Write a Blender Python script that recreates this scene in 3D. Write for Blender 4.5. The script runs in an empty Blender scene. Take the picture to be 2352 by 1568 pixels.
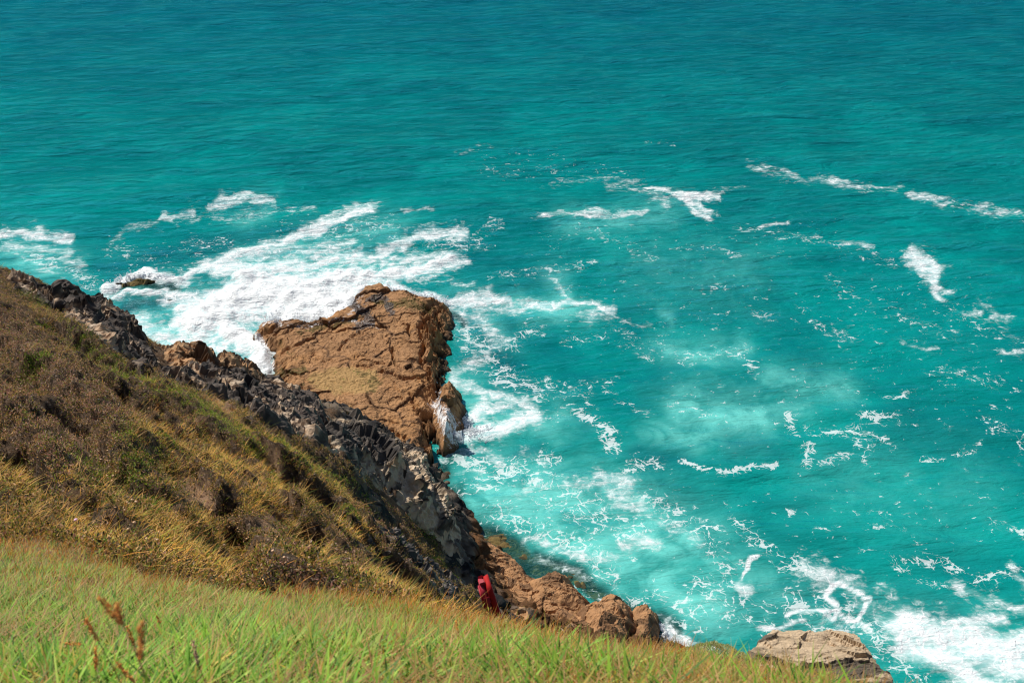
import bpy, math, random
import numpy as np
from mathutils import Vector

# ------------------------------------------------------------------ camera, sky, sun, exposure
SC = bpy.context.scene
COL = SC.collection
H = 36.0                       # eye height above the sea, metres
FPX = 2288.0                   # focal length in units of a 2352-wide picture
CX, CY = 1176.0, 784.0
PITCH = math.radians(30)
CP, SP = math.cos(PITCH), math.sin(PITCH)

cam_data = bpy.data.cameras.new("camera")
cam = bpy.data.objects.new("camera", cam_data)
COL.objects.link(cam)
cam.location = (0, 0, H)
cam.rotation_euler = (math.radians(60), 0, 0)
cam_data.sensor_width = 36.0
cam_data.lens = 36.0 * FPX / 2352.0
cam_data.clip_start = 0.05
cam_data.clip_end = 20000
cam_data.dof.use_dof = True
cam_data.dof.focus_distance = 32.0
cam_data.dof.aperture_fstop = 5.0
SC.camera = cam

SUN_EL, SUN_AZ = math.radians(50), math.atan2(0.62, -0.78)      # azimuth of the direction towards the sun, from +X
sun_dir = Vector((math.cos(SUN_EL) * math.cos(SUN_AZ), math.cos(SUN_EL) * math.sin(SUN_AZ), math.sin(SUN_EL)))
sun_data = bpy.data.lights.new("sun", "SUN")
sun_data.energy = 4.6
sun_data.angle = math.radians(0.53)
sun_data.color = (1.0, 0.94, 0.85)
sun = bpy.data.objects.new("sun", sun_data)
COL.objects.link(sun)
sun.rotation_euler = (-sun_dir).to_track_quat('-Z', 'Y').to_euler()
sun.location = (-60, -20, 90)

world = bpy.data.worlds.new("World")
SC.world = world
world.use_nodes = True
wn = world.node_tree
bg = wn.nodes["Background"]
sky = wn.nodes.new("ShaderNodeTexSky")
sky.sky_type = 'NISHITA'
sky.sun_disc = False
sky.sun_elevation = SUN_EL
sky.sun_rotation = math.pi / 2 - SUN_AZ
sky.air_density = 1.0
sky.dust_density = 0.6
sky.ozone_density = 1.5
wn.links.new(sky.outputs[0], bg.inputs[0])
bg.inputs[1].default_value = 0.065

SC.view_settings.view_transform = 'Standard'
SC.view_settings.look = 'None'
SC.view_settings.exposure = 0.40
SC.view_settings.gamma = 1.0
SC.render.engine = 'CYCLES'
SC.cycles.use_denoising = True
SC.cycles.denoising_prefilter = 'ACCURATE'
SC.cycles.pixel_filter_type = 'BLACKMAN_HARRIS'
SC.cycles.filter_width = 1.15
SC.cycles.max_bounces = 6
SC.cycles.transparent_max_bounces = 12
SC.cycles.sample_clamp_indirect = 4.0
SC.cycles.sample_clamp_direct = 3.0
SC.cycles.caustics_reflective = False
SC.cycles.caustics_refractive = False

random.seed(7)
RNG = np.random.default_rng(11)

# ------------------------------------------------------------------ maths helpers
def sstep(a, b, x):
    t = np.clip((x - a) / (b - a), 0, 1)
    return t * t * (3 - 2 * t)

def hash3(ix, iy, iz, k):
    h = (ix.astype(np.int64) * 374761393 + iy.astype(np.int64) * 668265263 + iz.astype(np.int64) * 2147483647 + k * 1274126177) & 0xFFFFFFFF
    h = ((h ^ (h >> 13)) * 1274126177) & 0xFFFFFFFF
    h = ((h ^ (h >> 16)) * 2246822519) & 0xFFFFFFFF
    h = h ^ (h >> 15)
    return (h & 0xFFFFFF) / float(0xFFFFFF)

def noise3(p, seed=0):
    """smooth lattice noise in -1..1, p is (N,3)"""
    i = np.floor(p).astype(np.int64); f = p - i
    u = f * f * f * (f * (f * 6 - 15) + 10)
    out = np.zeros(len(p))
    for dx in (0, 1):
        wx = u[:, 0] if dx else 1 - u[:, 0]
        for dy in (0, 1):
            wy = u[:, 1] if dy else 1 - u[:, 1]
            for dz in (0, 1):
                wz = u[:, 2] if dz else 1 - u[:, 2]
                a, b, c = i[:, 0] + dx, i[:, 1] + dy, i[:, 2] + dz
                g = ((hash3(a, b, c, seed) * 2 - 1) * (f[:, 0] - dx) + (hash3(a, b, c, seed + 51) * 2 - 1) * (f[:, 1] - dy)
                     + (hash3(a, b, c, seed + 97) * 2 - 1) * (f[:, 2] - dz))
                out += wx * wy * wz * g
    return out * 1.6

def fbm(p, octv=4, seed=0, rough=0.5):
    o = np.zeros(len(p)); a = 1.0
    for k in range(octv):
        o += a * noise3(p * (2.03 ** k) + 17.3 * k, seed + 13 * k); a *= rough
    return o

def xyz(x, y, z=None):
    return np.stack([x, y, np.zeros_like(x) if z is None else z], -1)

def facets(p, seed, tilt=0.6):
    """blocky rock relief: every cell is a tilted plane; returns height, crack distance, cell random"""
    i = np.floor(p).astype(np.int64)
    n = len(p)
    f1 = np.full(n, 9.0); f2 = np.full(n, 9.0); hh = np.zeros(n); cr = np.zeros(n)
    for dx in (-1, 0, 1):
        for dy in (-1, 0, 1):
            for dz in (-1, 0, 1):
                a, b, c = i[:, 0] + dx, i[:, 1] + dy, i[:, 2] + dz
                cx = a + hash3(a, b, c, seed); cy = b + hash3(a, b, c, seed + 1); cz = c + hash3(a, b, c, seed + 2)
                ex, ey, ez = p[:, 0] - cx, p[:, 1] - cy, p[:, 2] - cz
                d = np.sqrt(ex * ex + ey * ey + ez * ez)
                new = d < f1
                f2 = np.where(new, f1, np.minimum(f2, d))
                r0 = hash3(a, b, c, seed + 3)
                tx = (hash3(a, b, c, seed + 4) - .5) * 2 * tilt; ty = (hash3(a, b, c, seed + 5) - .5) * 2 * tilt; tz = (hash3(a, b, c, seed + 6) - .5) * 2 * tilt
                hh = np.where(new, (r0 - .5) + tx * ex + ty * ey + tz * ez, hh)
                cr = np.where(new, r0, cr)
                f1 = np.where(new, d, f1)
    return hh, f2 - f1, cr

def W(px, py, y):
    """world point at world-distance y on the sight line through picture point (px, py)"""
    a, b = (px - CX) / FPX, (CY - py) / FPX
    t = y / (CP + SP * b)
    return np.array([a * t, y, H + (-SP + CP * b) * t])

def WZ(px, py, z):
    a, b = (px - CX) / FPX, (CY - py) / FPX
    t = (z - H) / (-SP + CP * b)
    return np.array([a * t, (CP + SP * b) * t, z])

def PROJ(x, y, z):
    dz = z - H
    fw = y * CP - dz * SP
    up = y * SP + dz * CP
    fw = np.where(np.abs(fw) < 1e-3, 1e-3, fw)
    return CX + FPX * x / fw, CY - FPX * up / fw, fw

def seg_dist(X, Y, pts):
    d = np.full(X.shape, 1e9)
    for (x0, y0), (x1, y1) in zip(pts[:-1], pts[1:]):
        vx, vy = x1 - x0, y1 - y0
        L = vx * vx + vy * vy + 1e-12
        t = np.clip(((X - x0) * vx + (Y - y0) * vy) / L, 0, 1)
        d = np.minimum(d, np.hypot(X - x0 - t * vx, Y - y0 - t * vy))
    return d

def stroke_mask(X, Y, strokes, power=2.0):
    out = np.zeros(X.shape)
    for pts, w, s in strokes:
        if len(pts) == 1: pts = [pts[0], (pts[0][0] + .01, pts[0][1])]
        P = np.array(pts)
        m = (X > P[:, 0].min() - 2.6 * w) & (X < P[:, 0].max() + 2.6 * w) & (Y > P[:, 1].min() - 2.6 * w) & (Y < P[:, 1].max() + 2.6 * w)
        if not m.any(): continue
        d = seg_dist(X[m], Y[m], pts)
        out[m] = np.maximum(out[m], s * np.exp(-(d / w) ** power))
    return out

def poly_sd(X, Y, poly):
    """signed distance, positive inside"""
    poly = list(poly)
    d = seg_dist(X, Y, poly + [poly[0]])
    ins = np.zeros(X.shape, bool)
    n = len(poly)
    for k in range(n):
        x0, y0 = poly[k]; x1, y1 = poly[(k + 1) % n]
        c = ((y0 > Y) != (y1 > Y)) & (X < (x1 - x0) * (Y - y0) / (y1 - y0 + 1e-12) + x0)
        ins ^= c
    return np.where(ins, d, -d)

# ------------------------------------------------------------------ object helpers
def tag(o, label=None, cat=None, group=None, kind=None):
    if label: o["label"] = label
    if cat: o["category"] = cat
    if group: o["group"] = group
    if kind: o["kind"] = kind
    return o

def link(o, parent=None):
    COL.objects.link(o)
    if parent: o.parent = parent
    return o

def np_mesh(name, V, faces_flat, counts, mat=None, smooth=True, attrs=None, parent=None, colour=None):
    me = bpy.data.meshes.new(name)
    V = np.asarray(V, np.float32); faces_flat = np.asarray(faces_flat, np.int32); counts = np.asarray(counts, np.int32)
    me.vertices.add(len(V)); me.vertices.foreach_set("co", V.ravel())
    me.loops.add(len(faces_flat)); me.loops.foreach_set("vertex_index", faces_flat)
    me.polygons.add(len(counts))
    starts = np.concatenate([[0], np.cumsum(counts)[:-1]]).astype(np.int32)
    me.polygons.foreach_set("loop_start", starts)
    me.polygons.foreach_set("use_smooth", np.full(len(counts), smooth, bool))
    if attrs:
        for k, v in attrs.items():
            a = me.attributes.new(k, 'FLOAT', 'POINT'); a.data.foreach_set("value", np.asarray(v, np.float32))
    if colour is not None:
        a = me.attributes.new("col", 'FLOAT_COLOR', 'POINT')
        c4 = np.ones((len(V), 4), np.float32); c4[:, :3] = colour
        a.data.foreach_set("color", c4.ravel())
    me.update(calc_edges=True)
    if mat: me.materials.append(mat)
    o = bpy.data.objects.new(name, me)
    link(o, parent)
    return o

def grid_faces(nr, nc, keep=None):
    r, c = np.meshgrid(np.arange(nr - 1), np.arange(nc - 1), indexing='ij')
    a = (r * nc + c).ravel()
    q = np.stack([a, a + 1, a + nc + 1, a + nc], -1)
    if keep is not None: q = q[keep[q].any(1)]
    return q

def compact(V, q, attrs):
    used = np.unique(q)
    m = np.full(len(V), -1, np.int64); m[used] = np.arange(len(used))
    return V[used], m[q], {k: v[used] for k, v in attrs.items()}

# ------------------------------------------------------------------ node helpers
class NT:
    def __init__(s, name):
        s.m = bpy.data.materials.new(name); s.m.use_nodes = True
        s.t = s.m.node_tree; s.t.nodes.clear()
        s.out = s.t.nodes.new("ShaderNodeOutputMaterial")
    def n(s, typ, ins=None, **props):
        nd = s.t.nodes.new(typ)
        for k, v in props.items(): setattr(nd, k, v)
        for k, v in (ins or {}).items():
            sock = nd.inputs[k]
            if hasattr(v, "is_output"): s.t.links.new(v, sock)
            else: sock.default_value = v
        return nd
    def math(s, op, a, b=0.0, clamp=False):
        nd = s.n("ShaderNodeMath", {0: a, 1: b}, operation=op); nd.use_clamp = clamp
        return nd.outputs[0]
    def ramp(s, f, a, b, lo=0.0, hi=1.0):
        return s.n("ShaderNodeMapRange", {0: f, 1: a, 2: b, 3: lo, 4: hi}, interpolation_type='SMOOTHSTEP').outputs[0]
    def noise(s, vec, scale, detail=4, rough=0.55, dist=0.0):
        return s.n("ShaderNodeTexNoise", {"Vector": vec, "Scale": scale, "Detail": detail, "Roughness": rough, "Distortion": dist}).outputs[0]
    def noisec(s, vec, scale, detail=2):
        return s.n("ShaderNodeTexNoise", {"Vector": vec, "Scale": scale, "Detail": detail}).outputs[1]
    def voro(s, vec, scale, feature='F1', rnd=1.0):
        return s.n("ShaderNodeTexVoronoi", {"Vector": vec, "Scale": scale, "Randomness": rnd}, feature=feature)
    def mix(s, f, a, b):
        nd = s.t.nodes.new("ShaderNodeMix"); nd.data_type = 'RGBA'
        for i, v in ((0, f), (6, a), (7, b)):
            if hasattr(v, "is_output"): s.t.links.new(v, nd.inputs[i])
            else: nd.inputs[i].default_value = (*v, 1.0) if isinstance(v, tuple) else v
        return nd.outputs[2]
    def attr(s, name):
        return s.n("ShaderNodeAttribute", attribute_name=name).outputs["Fac"]
    def attrc(s, name):
        return s.n("ShaderNodeAttribute", attribute_name=name).outputs["Color"]
    def pos(s):
        return s.n("ShaderNodeNewGeometry").outputs["Position"]
    def mapv(s, vec, scale=(1, 1, 1), rot=(0, 0, 0)):
        return s.n("ShaderNodeMapping", {"Vector": vec, "Scale": scale, "Rotation": rot}).outputs[0]
    def bump(s, h, strength, dist, normal=None):
        d = {"Height": h, "Strength": strength, "Distance": dist}
        if normal is not None: d["Normal"] = normal
        return s.n("ShaderNodeBump", d).outputs[0]
    def bsdf(s, col, rough=0.8, normal=None, spec=0.3, extra=None):
        d = {"Base Color": col if hasattr(col, "is_output") else (*col, 1), "Roughness": rough, "Specular IOR Level": spec}
        if normal is not None: d["Normal"] = normal
        if extra: d.update(extra)
        return s.n("ShaderNodeBsdfPrincipled", d).outputs[0]
    def done(s, sh):
        s.t.links.new(sh, s.out.inputs[0]); return s.m

# ------------------------------------------------------------------ terrain: control points (picture x, picture y, world y)
CTRL = [
 (-300,1568,2.6),(0,1568,2.5),(600,1568,2.5),(1200,1568,2.5),(1800,1568,3.3),(2050,1568,5.6),
 (0,1450,3.8),(0,1350,5.8),(0,1250,9.0),(-300,1300,6.5),(-300,1200,10),
 (300,1450,4.0),(300,1350,6.2),(300,1270,9.2),
 (600,1450,4.0),(600,1360,8.0),(870,1480,3.9),(870,1405,8.0),
 (1130,1500,4.0),(1130,1432,8.0),(1400,1530,4.2),(1400,1505,6.5),(1700,1530,6.0),(1750,1492,7.0),(1900,1492,7.0),(1980,1505,7.0),(1800,1540,6.0),(1950,1545,6.2),(2020,1545,6.6),
 (0,1170,11.0),(0,1090,13.0),(0,1000,16.5),(0,900,20),(0,820,26),(0,750,33),(0,660,45),(0,622,49.5),(-300,700,32),(-300,560,50),(-300,900,18),(-300,1050,13),
 (200,1150,12.5),(200,1000,19),(200,850,27),(200,760,38),(150,700,45),(215,700,48.5),(110,664,49),
 (400,1230,13),(400,1100,18.5),(400,1000,24),(400,900,33),(400,850,42),(400,815,47.5),(320,770,48.5),
 (600,1330,14),(600,1200,17),(600,1100,23),(600,1000,29),(600,930,38),(600,885,46),(500,830,47.5),
 (800,1375,13),(800,1310,16.5),(800,1250,20),(800,1150,27),(760,1200,20.5),(800,1060,31.5),(800,1000,40),(790,962,45),(690,915,46),(700,1180,19.5),(720,1280,17),(690,1080,25.5),
 (860,1110,33.5),(850,1190,30),(850,1260,24),(850,1340,17.5),(900,1250,29.5),(900,1340,22),
 (950,1390,21),(950,1300,29),(950,1200,33.5),(950,1110,35),(930,1040,44),(990,1090,43.5),
 (1040,1400,24.5),(1040,1350,30),(1040,1265,34.3),(1052,1210,36.2),(1012,1150,38.5),
]
CW = [W(*c) for c in CTRL]
CWORLD = [  # world points the camera cannot see (cliff faces, sea bed, land behind)
 (-.45,13.5,21.5),(.5,13.5,20.8),(-.4,16.5,17),(.6,18,14.5),(0,22,9.5),(.6,26,5.5),(-1,42,-.7),(0,46,-1.2),(3,37,-1),(3,24,5),(6,31,-.4),
 (8,24,1),(3,15,14),(4,9,22),(3.7,6.2,26.5),(5,5,22),(7,6,14),(6,12,12),(8,16,4),(10,10,3),(11,20,-1.5),(12,5,2),(14,0,2),(16,-10,2),(7,-2,30),(9,-8,30),
 (2.6,8.4,25.5),(3.2,9.5,22),
 (12,30,-3.5),(6,42,-3.5),(2,52,-3),(-2,56,-3),(0,64,-4),(-10,62,-2),(-8,53,-.2),(-4,49,-.8),
 (-14,55,-.3),(-19,53,1),(-18,58,-2),(-24,56,1),(-26,62,-2.5),(-31,56,3),(-32,63,-3),(-40,62,-3),(-41,55,6),(-42,40,18),(-40,22,27),(-26,8,33),(-15,0,36),(0,-3,35.5),(0,0,34.4),(-8,2,34.6),
 (4,0,34),(6,-14,38),(-20,-14,39),(-40,0,38),(-45,66,-4),(18,40,-4),(20,15,-4),(20,62,-5),(-10,72,-5),
]
CSEA = [WZ(a, b, -1.0) for a, b in [(1042,1062),(1055,1115),(1080,1160),(1105,1195),(1180,1235),(1260,1285),(1340,1325),(1420,1368),(1500,1395),(1570,1450)]]
CROCK = [WZ(a, b, z) for a, b, z in [(1150,1340,1.6),(1250,1400,1.7),(1350,1450,1.5),(1450,1470,1.0),(1120,1290,1.2),(1400,1500,2.4),(1500,1510,1.3)]]
CPTS = np.array([list(c) for c in CW] + [list(c) for c in CWORLD] + [list(c) for c in CSEA + CROCK])
def tps_k(r2):
    return np.where(r2 > 1e-9, 0.5 * r2 * np.log(r2 + 1e-12), 0)
_x, _y, _z = CPTS.T
_n = len(_x)
_K = tps_k((_x[:, None] - _x) ** 2 + (_y[:, None] - _y) ** 2) + np.eye(_n) * 0.06
_P = np.stack([np.ones(_n), _x, _y], -1)
_A = np.block([[_K, _P], [_P.T, np.zeros((3, 3))]])
_w = np.linalg.solve(_A, np.concatenate([_z, [0, 0, 0]]))
def base_h(X, Y):
    sh = X.shape; X = X.ravel(); Y = Y.ravel(); out = np.zeros(len(X))
    for s in range(0, len(X), 20000):
        x, y = X[s:s + 20000], Y[s:s + 20000]
        k = tps_k((x[:, None] - _x) ** 2 + (y[:, None] - _y) ** 2)
        out[s:s + 20000] = k @ _w[:_n] + _w[_n] + _w[_n + 1] * x + _w[_n + 2] * y
    return np.clip(out, -5.5, 41).reshape(sh)

GX = np.concatenate([np.linspace(-300, -48, 18)[:-1], np.arange(-48, -28, .5), np.arange(-28, 9, .13), np.arange(9, 24, .5), np.linspace(24, 300, 16)])
GY = np.concatenate([np.linspace(-300, -16, 16)[:-1], np.arange(-16, 2, .3), np.arange(2, 56, .13), np.arange(56, 74, .4), np.linspace(74, 160, 8)])
TX, TY = np.meshgrid(GX, GY)
TZ = base_h(np.clip(TX, -46, 21), np.clip(TY, -15, 72))

def ground(x, y):
    x = np.asarray(x, float); y = np.asarray(y, float)
    i = np.clip(np.searchsorted(GX, x) - 1, 0, len(GX) - 2); j = np.clip(np.searchsorted(GY, y) - 1, 0, len(GY) - 2)
    u = np.clip((x - GX[i]) / (GX[i + 1] - GX[i]), 0, 1); v = np.clip((y - GY[j]) / (GY[j + 1] - GY[j]), 0, 1)
    return (TZ[j, i] * (1 - u) + TZ[j, i + 1] * u) * (1 - v) + (TZ[j + 1, i] * (1 - u) + TZ[j + 1, i + 1] * u) * v

def cast(px, py, far=90.0):
    """where the sight line through (px, py) meets the land"""
    a, b = (px - CX) / FPX, (CY - py) / FPX
    d = np.array([a, CP + SP * b, -SP + CP * b])
    t = np.arange(1.5, far, .06)
    p = d[None] * t[:, None]; p[:, 2] += H
    hit = np.nonzero(p[:, 2] < ground(p[:, 0], p[:, 1]))[0]
    return p[hit[0]] if len(hit) else None

# terraces and hollows of the slope
def ledge(pts, h, w=.28, R=1.3):
    global TZ
    L = [cast(*p) for p in pts]
    L = [(p[0], p[1]) for p in L if p is not None]
    if len(L) < 2: return
    x0, x1 = min(p[0] for p in L) - 3 * R, max(p[0] for p in L) + 3 * R
    y0, y1 = min(p[1] for p in L) - 3 * R, max(p[1] for p in L) + 3 * R
    ii = np.nonzero((GX > x0) & (GX < x1))[0]; jj = np.nonzero((GY > y0) & (GY < y1))[0]
    X, Y = np.meshgrid(GX[ii], GY[jj])
    best = np.full(X.shape, 1e9); side = np.zeros(X.shape)
    for (ax, ay), (bx, by) in zip(L[:-1], L[1:]):
        vx, vy = bx - ax, by - ay; q = vx * vx + vy * vy + 1e-9
        t = np.clip(((X - ax) * vx + (Y - ay) * vy) / q, 0, 1)
        d = np.hypot(X - ax - t * vx, Y - ay - t * vy)
        s = np.sign(-(vx * (Y - ay) - vy * (X - ax)))        # + on the right-hand side of travel
        side = np.where(d < best, s, side); best = np.minimum(best, d)
    s = best * side
    wob = noise3(xyz(X.ravel() * 1.7, Y.ravel() * 1.7), 5).reshape(X.shape) * .25
    s2 = s + wob
    jump = (1 - 2 * sstep(-w, w, s2)) * h
    TZ[np.ix_(jj, ii)] += jump * np.exp(-(best / R) ** 2)

LEDGES = [
 ([(540,1030),(470,985),(410,945)], .28), ([(800,1215),(730,1150),(690,1100),(640,1045)], .38),
 ([(620,1340),(570,1270),(545,1200),(490,1130)], .36), ([(770,1320),(735,1250),(690,1190)], .34),
 ([(310,1150),(270,1090),(235,1020)], .42), ([(250,1200),(180,1150),(90,1085)], .26), ([(100,1085),(60,1040),(15,970)], .32),
 ([(880,1290),(830,1240),(790,1190)], .3), ([(960,1340),(900,1290),(870,1230)], .3), ([(330,880),(240,830),(150,760)], .35),
 ([(420,1010),(360,960),(300,900)], .25), ([(120,900),(60,840),(0,790)], .25), ([(250,980),(190,920),(130,860)], .22),
]
for pts, h in LEDGES: ledge(pts[::-1], h * 1.35)
def dent(px, py, r, dep):
    p = cast(px, py)
    if p is None: return
    ii = np.nonzero(np.abs(GX - p[0]) < 3 * r)[0]; jj = np.nonzero(np.abs(GY - p[1]) < 3 * r)[0]
    X, Y = np.meshgrid(GX[ii], GY[jj])
    TZ[np.ix_(jj, ii)] -= (1.5 * dep if py < 1400 else dep) * np.exp(-(((X - p[0]) ** 2 + (Y - p[1]) ** 2) / r ** 2) ** 1.4)
dent(1890, 1535, .62, .40)
for d in [(275,1095,.55,.6),(310,1130,.5,.5),(705,1125,.7,.6),(740,1165,.7,.6),(545,1245,.55,.6),(520,1180,.4,.45),(720,1285,.6,.5),(60,1010,.7,.5),(25,1085,.5,.5),(400,945,.9,.6),(660,1080,.6,.5),(190,1165,.4,.3),
          (360,1010,.35,.3),(130,960,.7,.5),(30,920,.8,.5),(300,880,.9,.5),(90,800,1.0,.5),(640,1310,.5,.5),(690,1340,.6,.5),(240,1010,.5,.4),(460,1010,.5,.3),(560,1110,.5,.3)]: dent(*d)
_lp = np.array([W(*p) for p in [(1732,1488,7.1),(1748,1473,7.3),(1850,1466,7.4),(1958,1471,7.4),(2008,1522,7.0),(2056,1574,6.6),(2060,1640,5.7),(1900,1650,5.2),(1740,1640,5.2),(1670,1575,5.7),(1700,1512,6.6)]])
_lsd = poly_sd(TX, TY, [(p[0], p[1]) for p in _lp])
_lw = 1 / ((TX[..., None] - _lp[:, 0]) ** 2 + (TY[..., None] - _lp[:, 1]) ** 2 + .05) ** 1.3
_lz = (_lw * _lp[:, 2]).sum(-1) / _lw.sum(-1)
LEDGE_BED = lambda: np.where(_lsd > -.22, np.minimum(TZ, _lz - .17), TZ)
# general unevenness
_m = (TX > -46) & (TX < 20) & (TY > -10) & (TY < 60)
_q = xyz(TX[_m], TY[_m])
_near = sstep(10, 16, np.hypot(TX[_m], TY[_m]))
TZ[_m] += fbm(_q * .55, 3, 3) * .36 * (.2 + .8 * _near) + (np.abs(fbm(_q * 1.4, 4, 8, .6)) * .46 - .14) * (.12 + .88 * _near)
TZ = LEDGE_BED()


# ------------------------------------------------------------------ foam, milk and depth painted by hand (picture points, width, strength), baked onto the sea mesh
FOAM = [
 ([(235,672),(280,648),(340,640),(425,646)],14,.95), ([(250,685),(330,676),(400,672)],9,.75),
 ([(450,740),(520,700),(600,680),(700,690),(790,690)],50,1.1), ([(560,640),(650,655),(760,650),(835,630)],32,1.0),
 ([(520,755),(580,790),(612,830),(622,855)],30,1.1), ([(640,725),(700,735),(780,715),(830,675)],30,1.15),
 ([(300,745),(380,770),(450,790),(520,780)],42,.62), ([(400,690),(470,700)],30,.7),
 ([(430,640),(500,600),(560,582),(640,560),(720,530),(800,492),(850,480)],18,.72), ([(500,620),(600,610),(700,610)],26,.72),
 ([(700,606),(800,592),(900,570),(960,546),(1060,538)],20,.66), ([(620,580),(720,575),(800,560)],20,.5),
 ([(850,640),(920,625),(1000,612),(1045,600)],22,.86), ([(880,600),(960,590),(1040,590)],16,.6),
 ([(820,655),(900,662),(960,680),(1040,700),(1100,688),(1170,695)],18,.95), ([(1030,650),(1080,660)],16,.6),
 ([(1055,720),(1110,730),(1140,780),(1090,830),(1050,860)],26,.62), ([(1110,700),(1180,720),(1240,700)],20,.6),
 ([(1040,870),(1100,895),(1170,915),(1235,950)],20,.72), ([(1065,1000),(1120,992),(1180,972),(1225,962)],26,.92),
 ([(1058,990),(1080,960),(1110,930)],26,.88), ([(1000,1050),(1090,1035),(1170,1055)],15,.55), ([(1110,960),(1160,930)],18,.7),
 ([(1010,1090),(1060,1075),(1110,1085)],12,.5), ([(1210,1040),(1240,1080)],14,.5),
 ([(0,536),(80,528),(158,545)],15,.85), ([(10,560),(120,575),(190,612)],15,.62), ([(60,600),(170,640)],18,.4),
 ([(500,462),(560,448),(620,455)],11,.78), ([(380,492),(440,482)],7,.72), ([(250,548),(300,520),(380,500),(440,492)],7,.5), ([(450,470),(520,500),(580,480),(660,470),(720,480)],12,.42),
 ([(740,505),(800,480),(870,476)],9,.62), ([(940,490),(990,482)],5,.6), ([(1040,350),(1120,340)],6,.35),
 ([(1230,502),(1330,490),(1440,492),(1480,482)],7,.68), ([(1260,412),(1400,400),(1470,410)],9,.42), ([(1400,420),(1500,440)],12,.45), ([(1640,440),(1720,436)],6,.45),
 ([(1490,432),(1560,445),(1620,455),(1650,458)],9,.92), ([(1575,455),(1600,485),(1640,500)],9,.9), ([(1440,425),(1500,455),(1545,470)],7,.6),
 ([(1720,380),(1820,402),(1900,420),(1980,430),(2050,436)],8,.58), ([(1900,410),(1950,425)],6,.72), ([(2095,452),(2170,460)],10,.78), ([(2130,445),(2150,475)],9,.6), ([(2230,478),(2352,490)],8,.64),
 ([(1740,520),(1806,515)],5,.8), ([(1680,525),(1720,530)],4,.6), ([(1860,542),(1900,548)],6,.55), ([(1935,563),(2000,570)],7,.6),
 ([(2085,575),(2130,605),(2150,640),(2155,680)],16,.9), ([(2080,580),(2160,660)],12,.6), ([(2140,640),(2185,662)],8,.7),
 ([(2215,715),(2250,720)],6,.6), ([(2280,730),(2330,735)],8,.66), ([(2240,690),(2352,780)],9,.4), ([(2070,790),(2140,810)],6,.62), ([(2290,815),(2352,820)],4,.6),
 ([(1200,715),(1290,692),(1350,700),(1412,716)],10,.8), ([(1265,655),(1295,682)],9,.62), ([(1330,730),(1410,722)],10,.6), ([(1420,735),(1480,745)],6,.5),
 ([(2080,1425),(2130,1445),(2230,1470),(2300,1500),(2352,1480)],38,.98), ([(2090,1470),(2170,1520),(2240,1568),(2300,1600)],38,.95), ([(2240,1490),(2352,1540)],50,.95), ([(2180,1440),(2280,1420)],22,.8),
 ([(2190,1330),(2260,1370),(2352,1400)],18,.6),([(2330,1300),(2352,1340)],16,.6),
 ([(1822,1408),(1875,1394),(1915,1400),(1935,1422),(1975,1428),(1992,1382)],5,1.15), ([(1912,1350),(1902,1375),(1925,1395)],6,1.15), ([(1912,1352),(1960,1368),(1998,1372)],5,1.1), ([(1915,1400),(1900,1420)],5,1.1), ([(1985,1430),(2010,1455)],6,.9),
 ([(1702,1332),(1722,1318),(1728,1294),(1740,1292)],4,1.1), ([(1690,1345),(1730,1360)],14,.75), ([(1750,1448),(1800,1440),(1860,1420)],6,.8),
 ([(1850,1310),(1900,1335),(1950,1350)],30,.62), ([(1900,1420),(1960,1450)],24,.5), ([(1970,1390),(2060,1420)],26,.5), ([(1850,1460),(1930,1480)],14,.5),([(2020,1350),(2060,1380)],18,.45),
 ([(1310,1110),(1400,1130),(1470,1170)],16,.62), ([(1380,1100),(1440,1110),(1430,1150)],26,.66), ([(1180,1130),(1250,1120)],14,.45),
 ([(1440,1265),(1480,1240),(1510,1250)],16,.62), ([(1500,1190),(1560,1220),(1600,1260)],14,.5),
 ([(1200,1250),(1240,1240),(1300,1270),(1400,1300)],16,.55), ([(1240,1290),(1300,1310),(1340,1335)],15,.72), ([(1330,1290),(1420,1290)],12,.55),
 ([(1510,1440),(1540,1470),(1580,1480)],14,.95), ([(1380,1380),(1450,1400),(1520,1420)],9,.62), ([(1560,1390),(1640,1380)],8,.4), ([(1515,1470),(1600,1492),(1640,1490)],10,.85),
 ([(2080,1440),(2060,1500)],14,.4),
]
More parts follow.
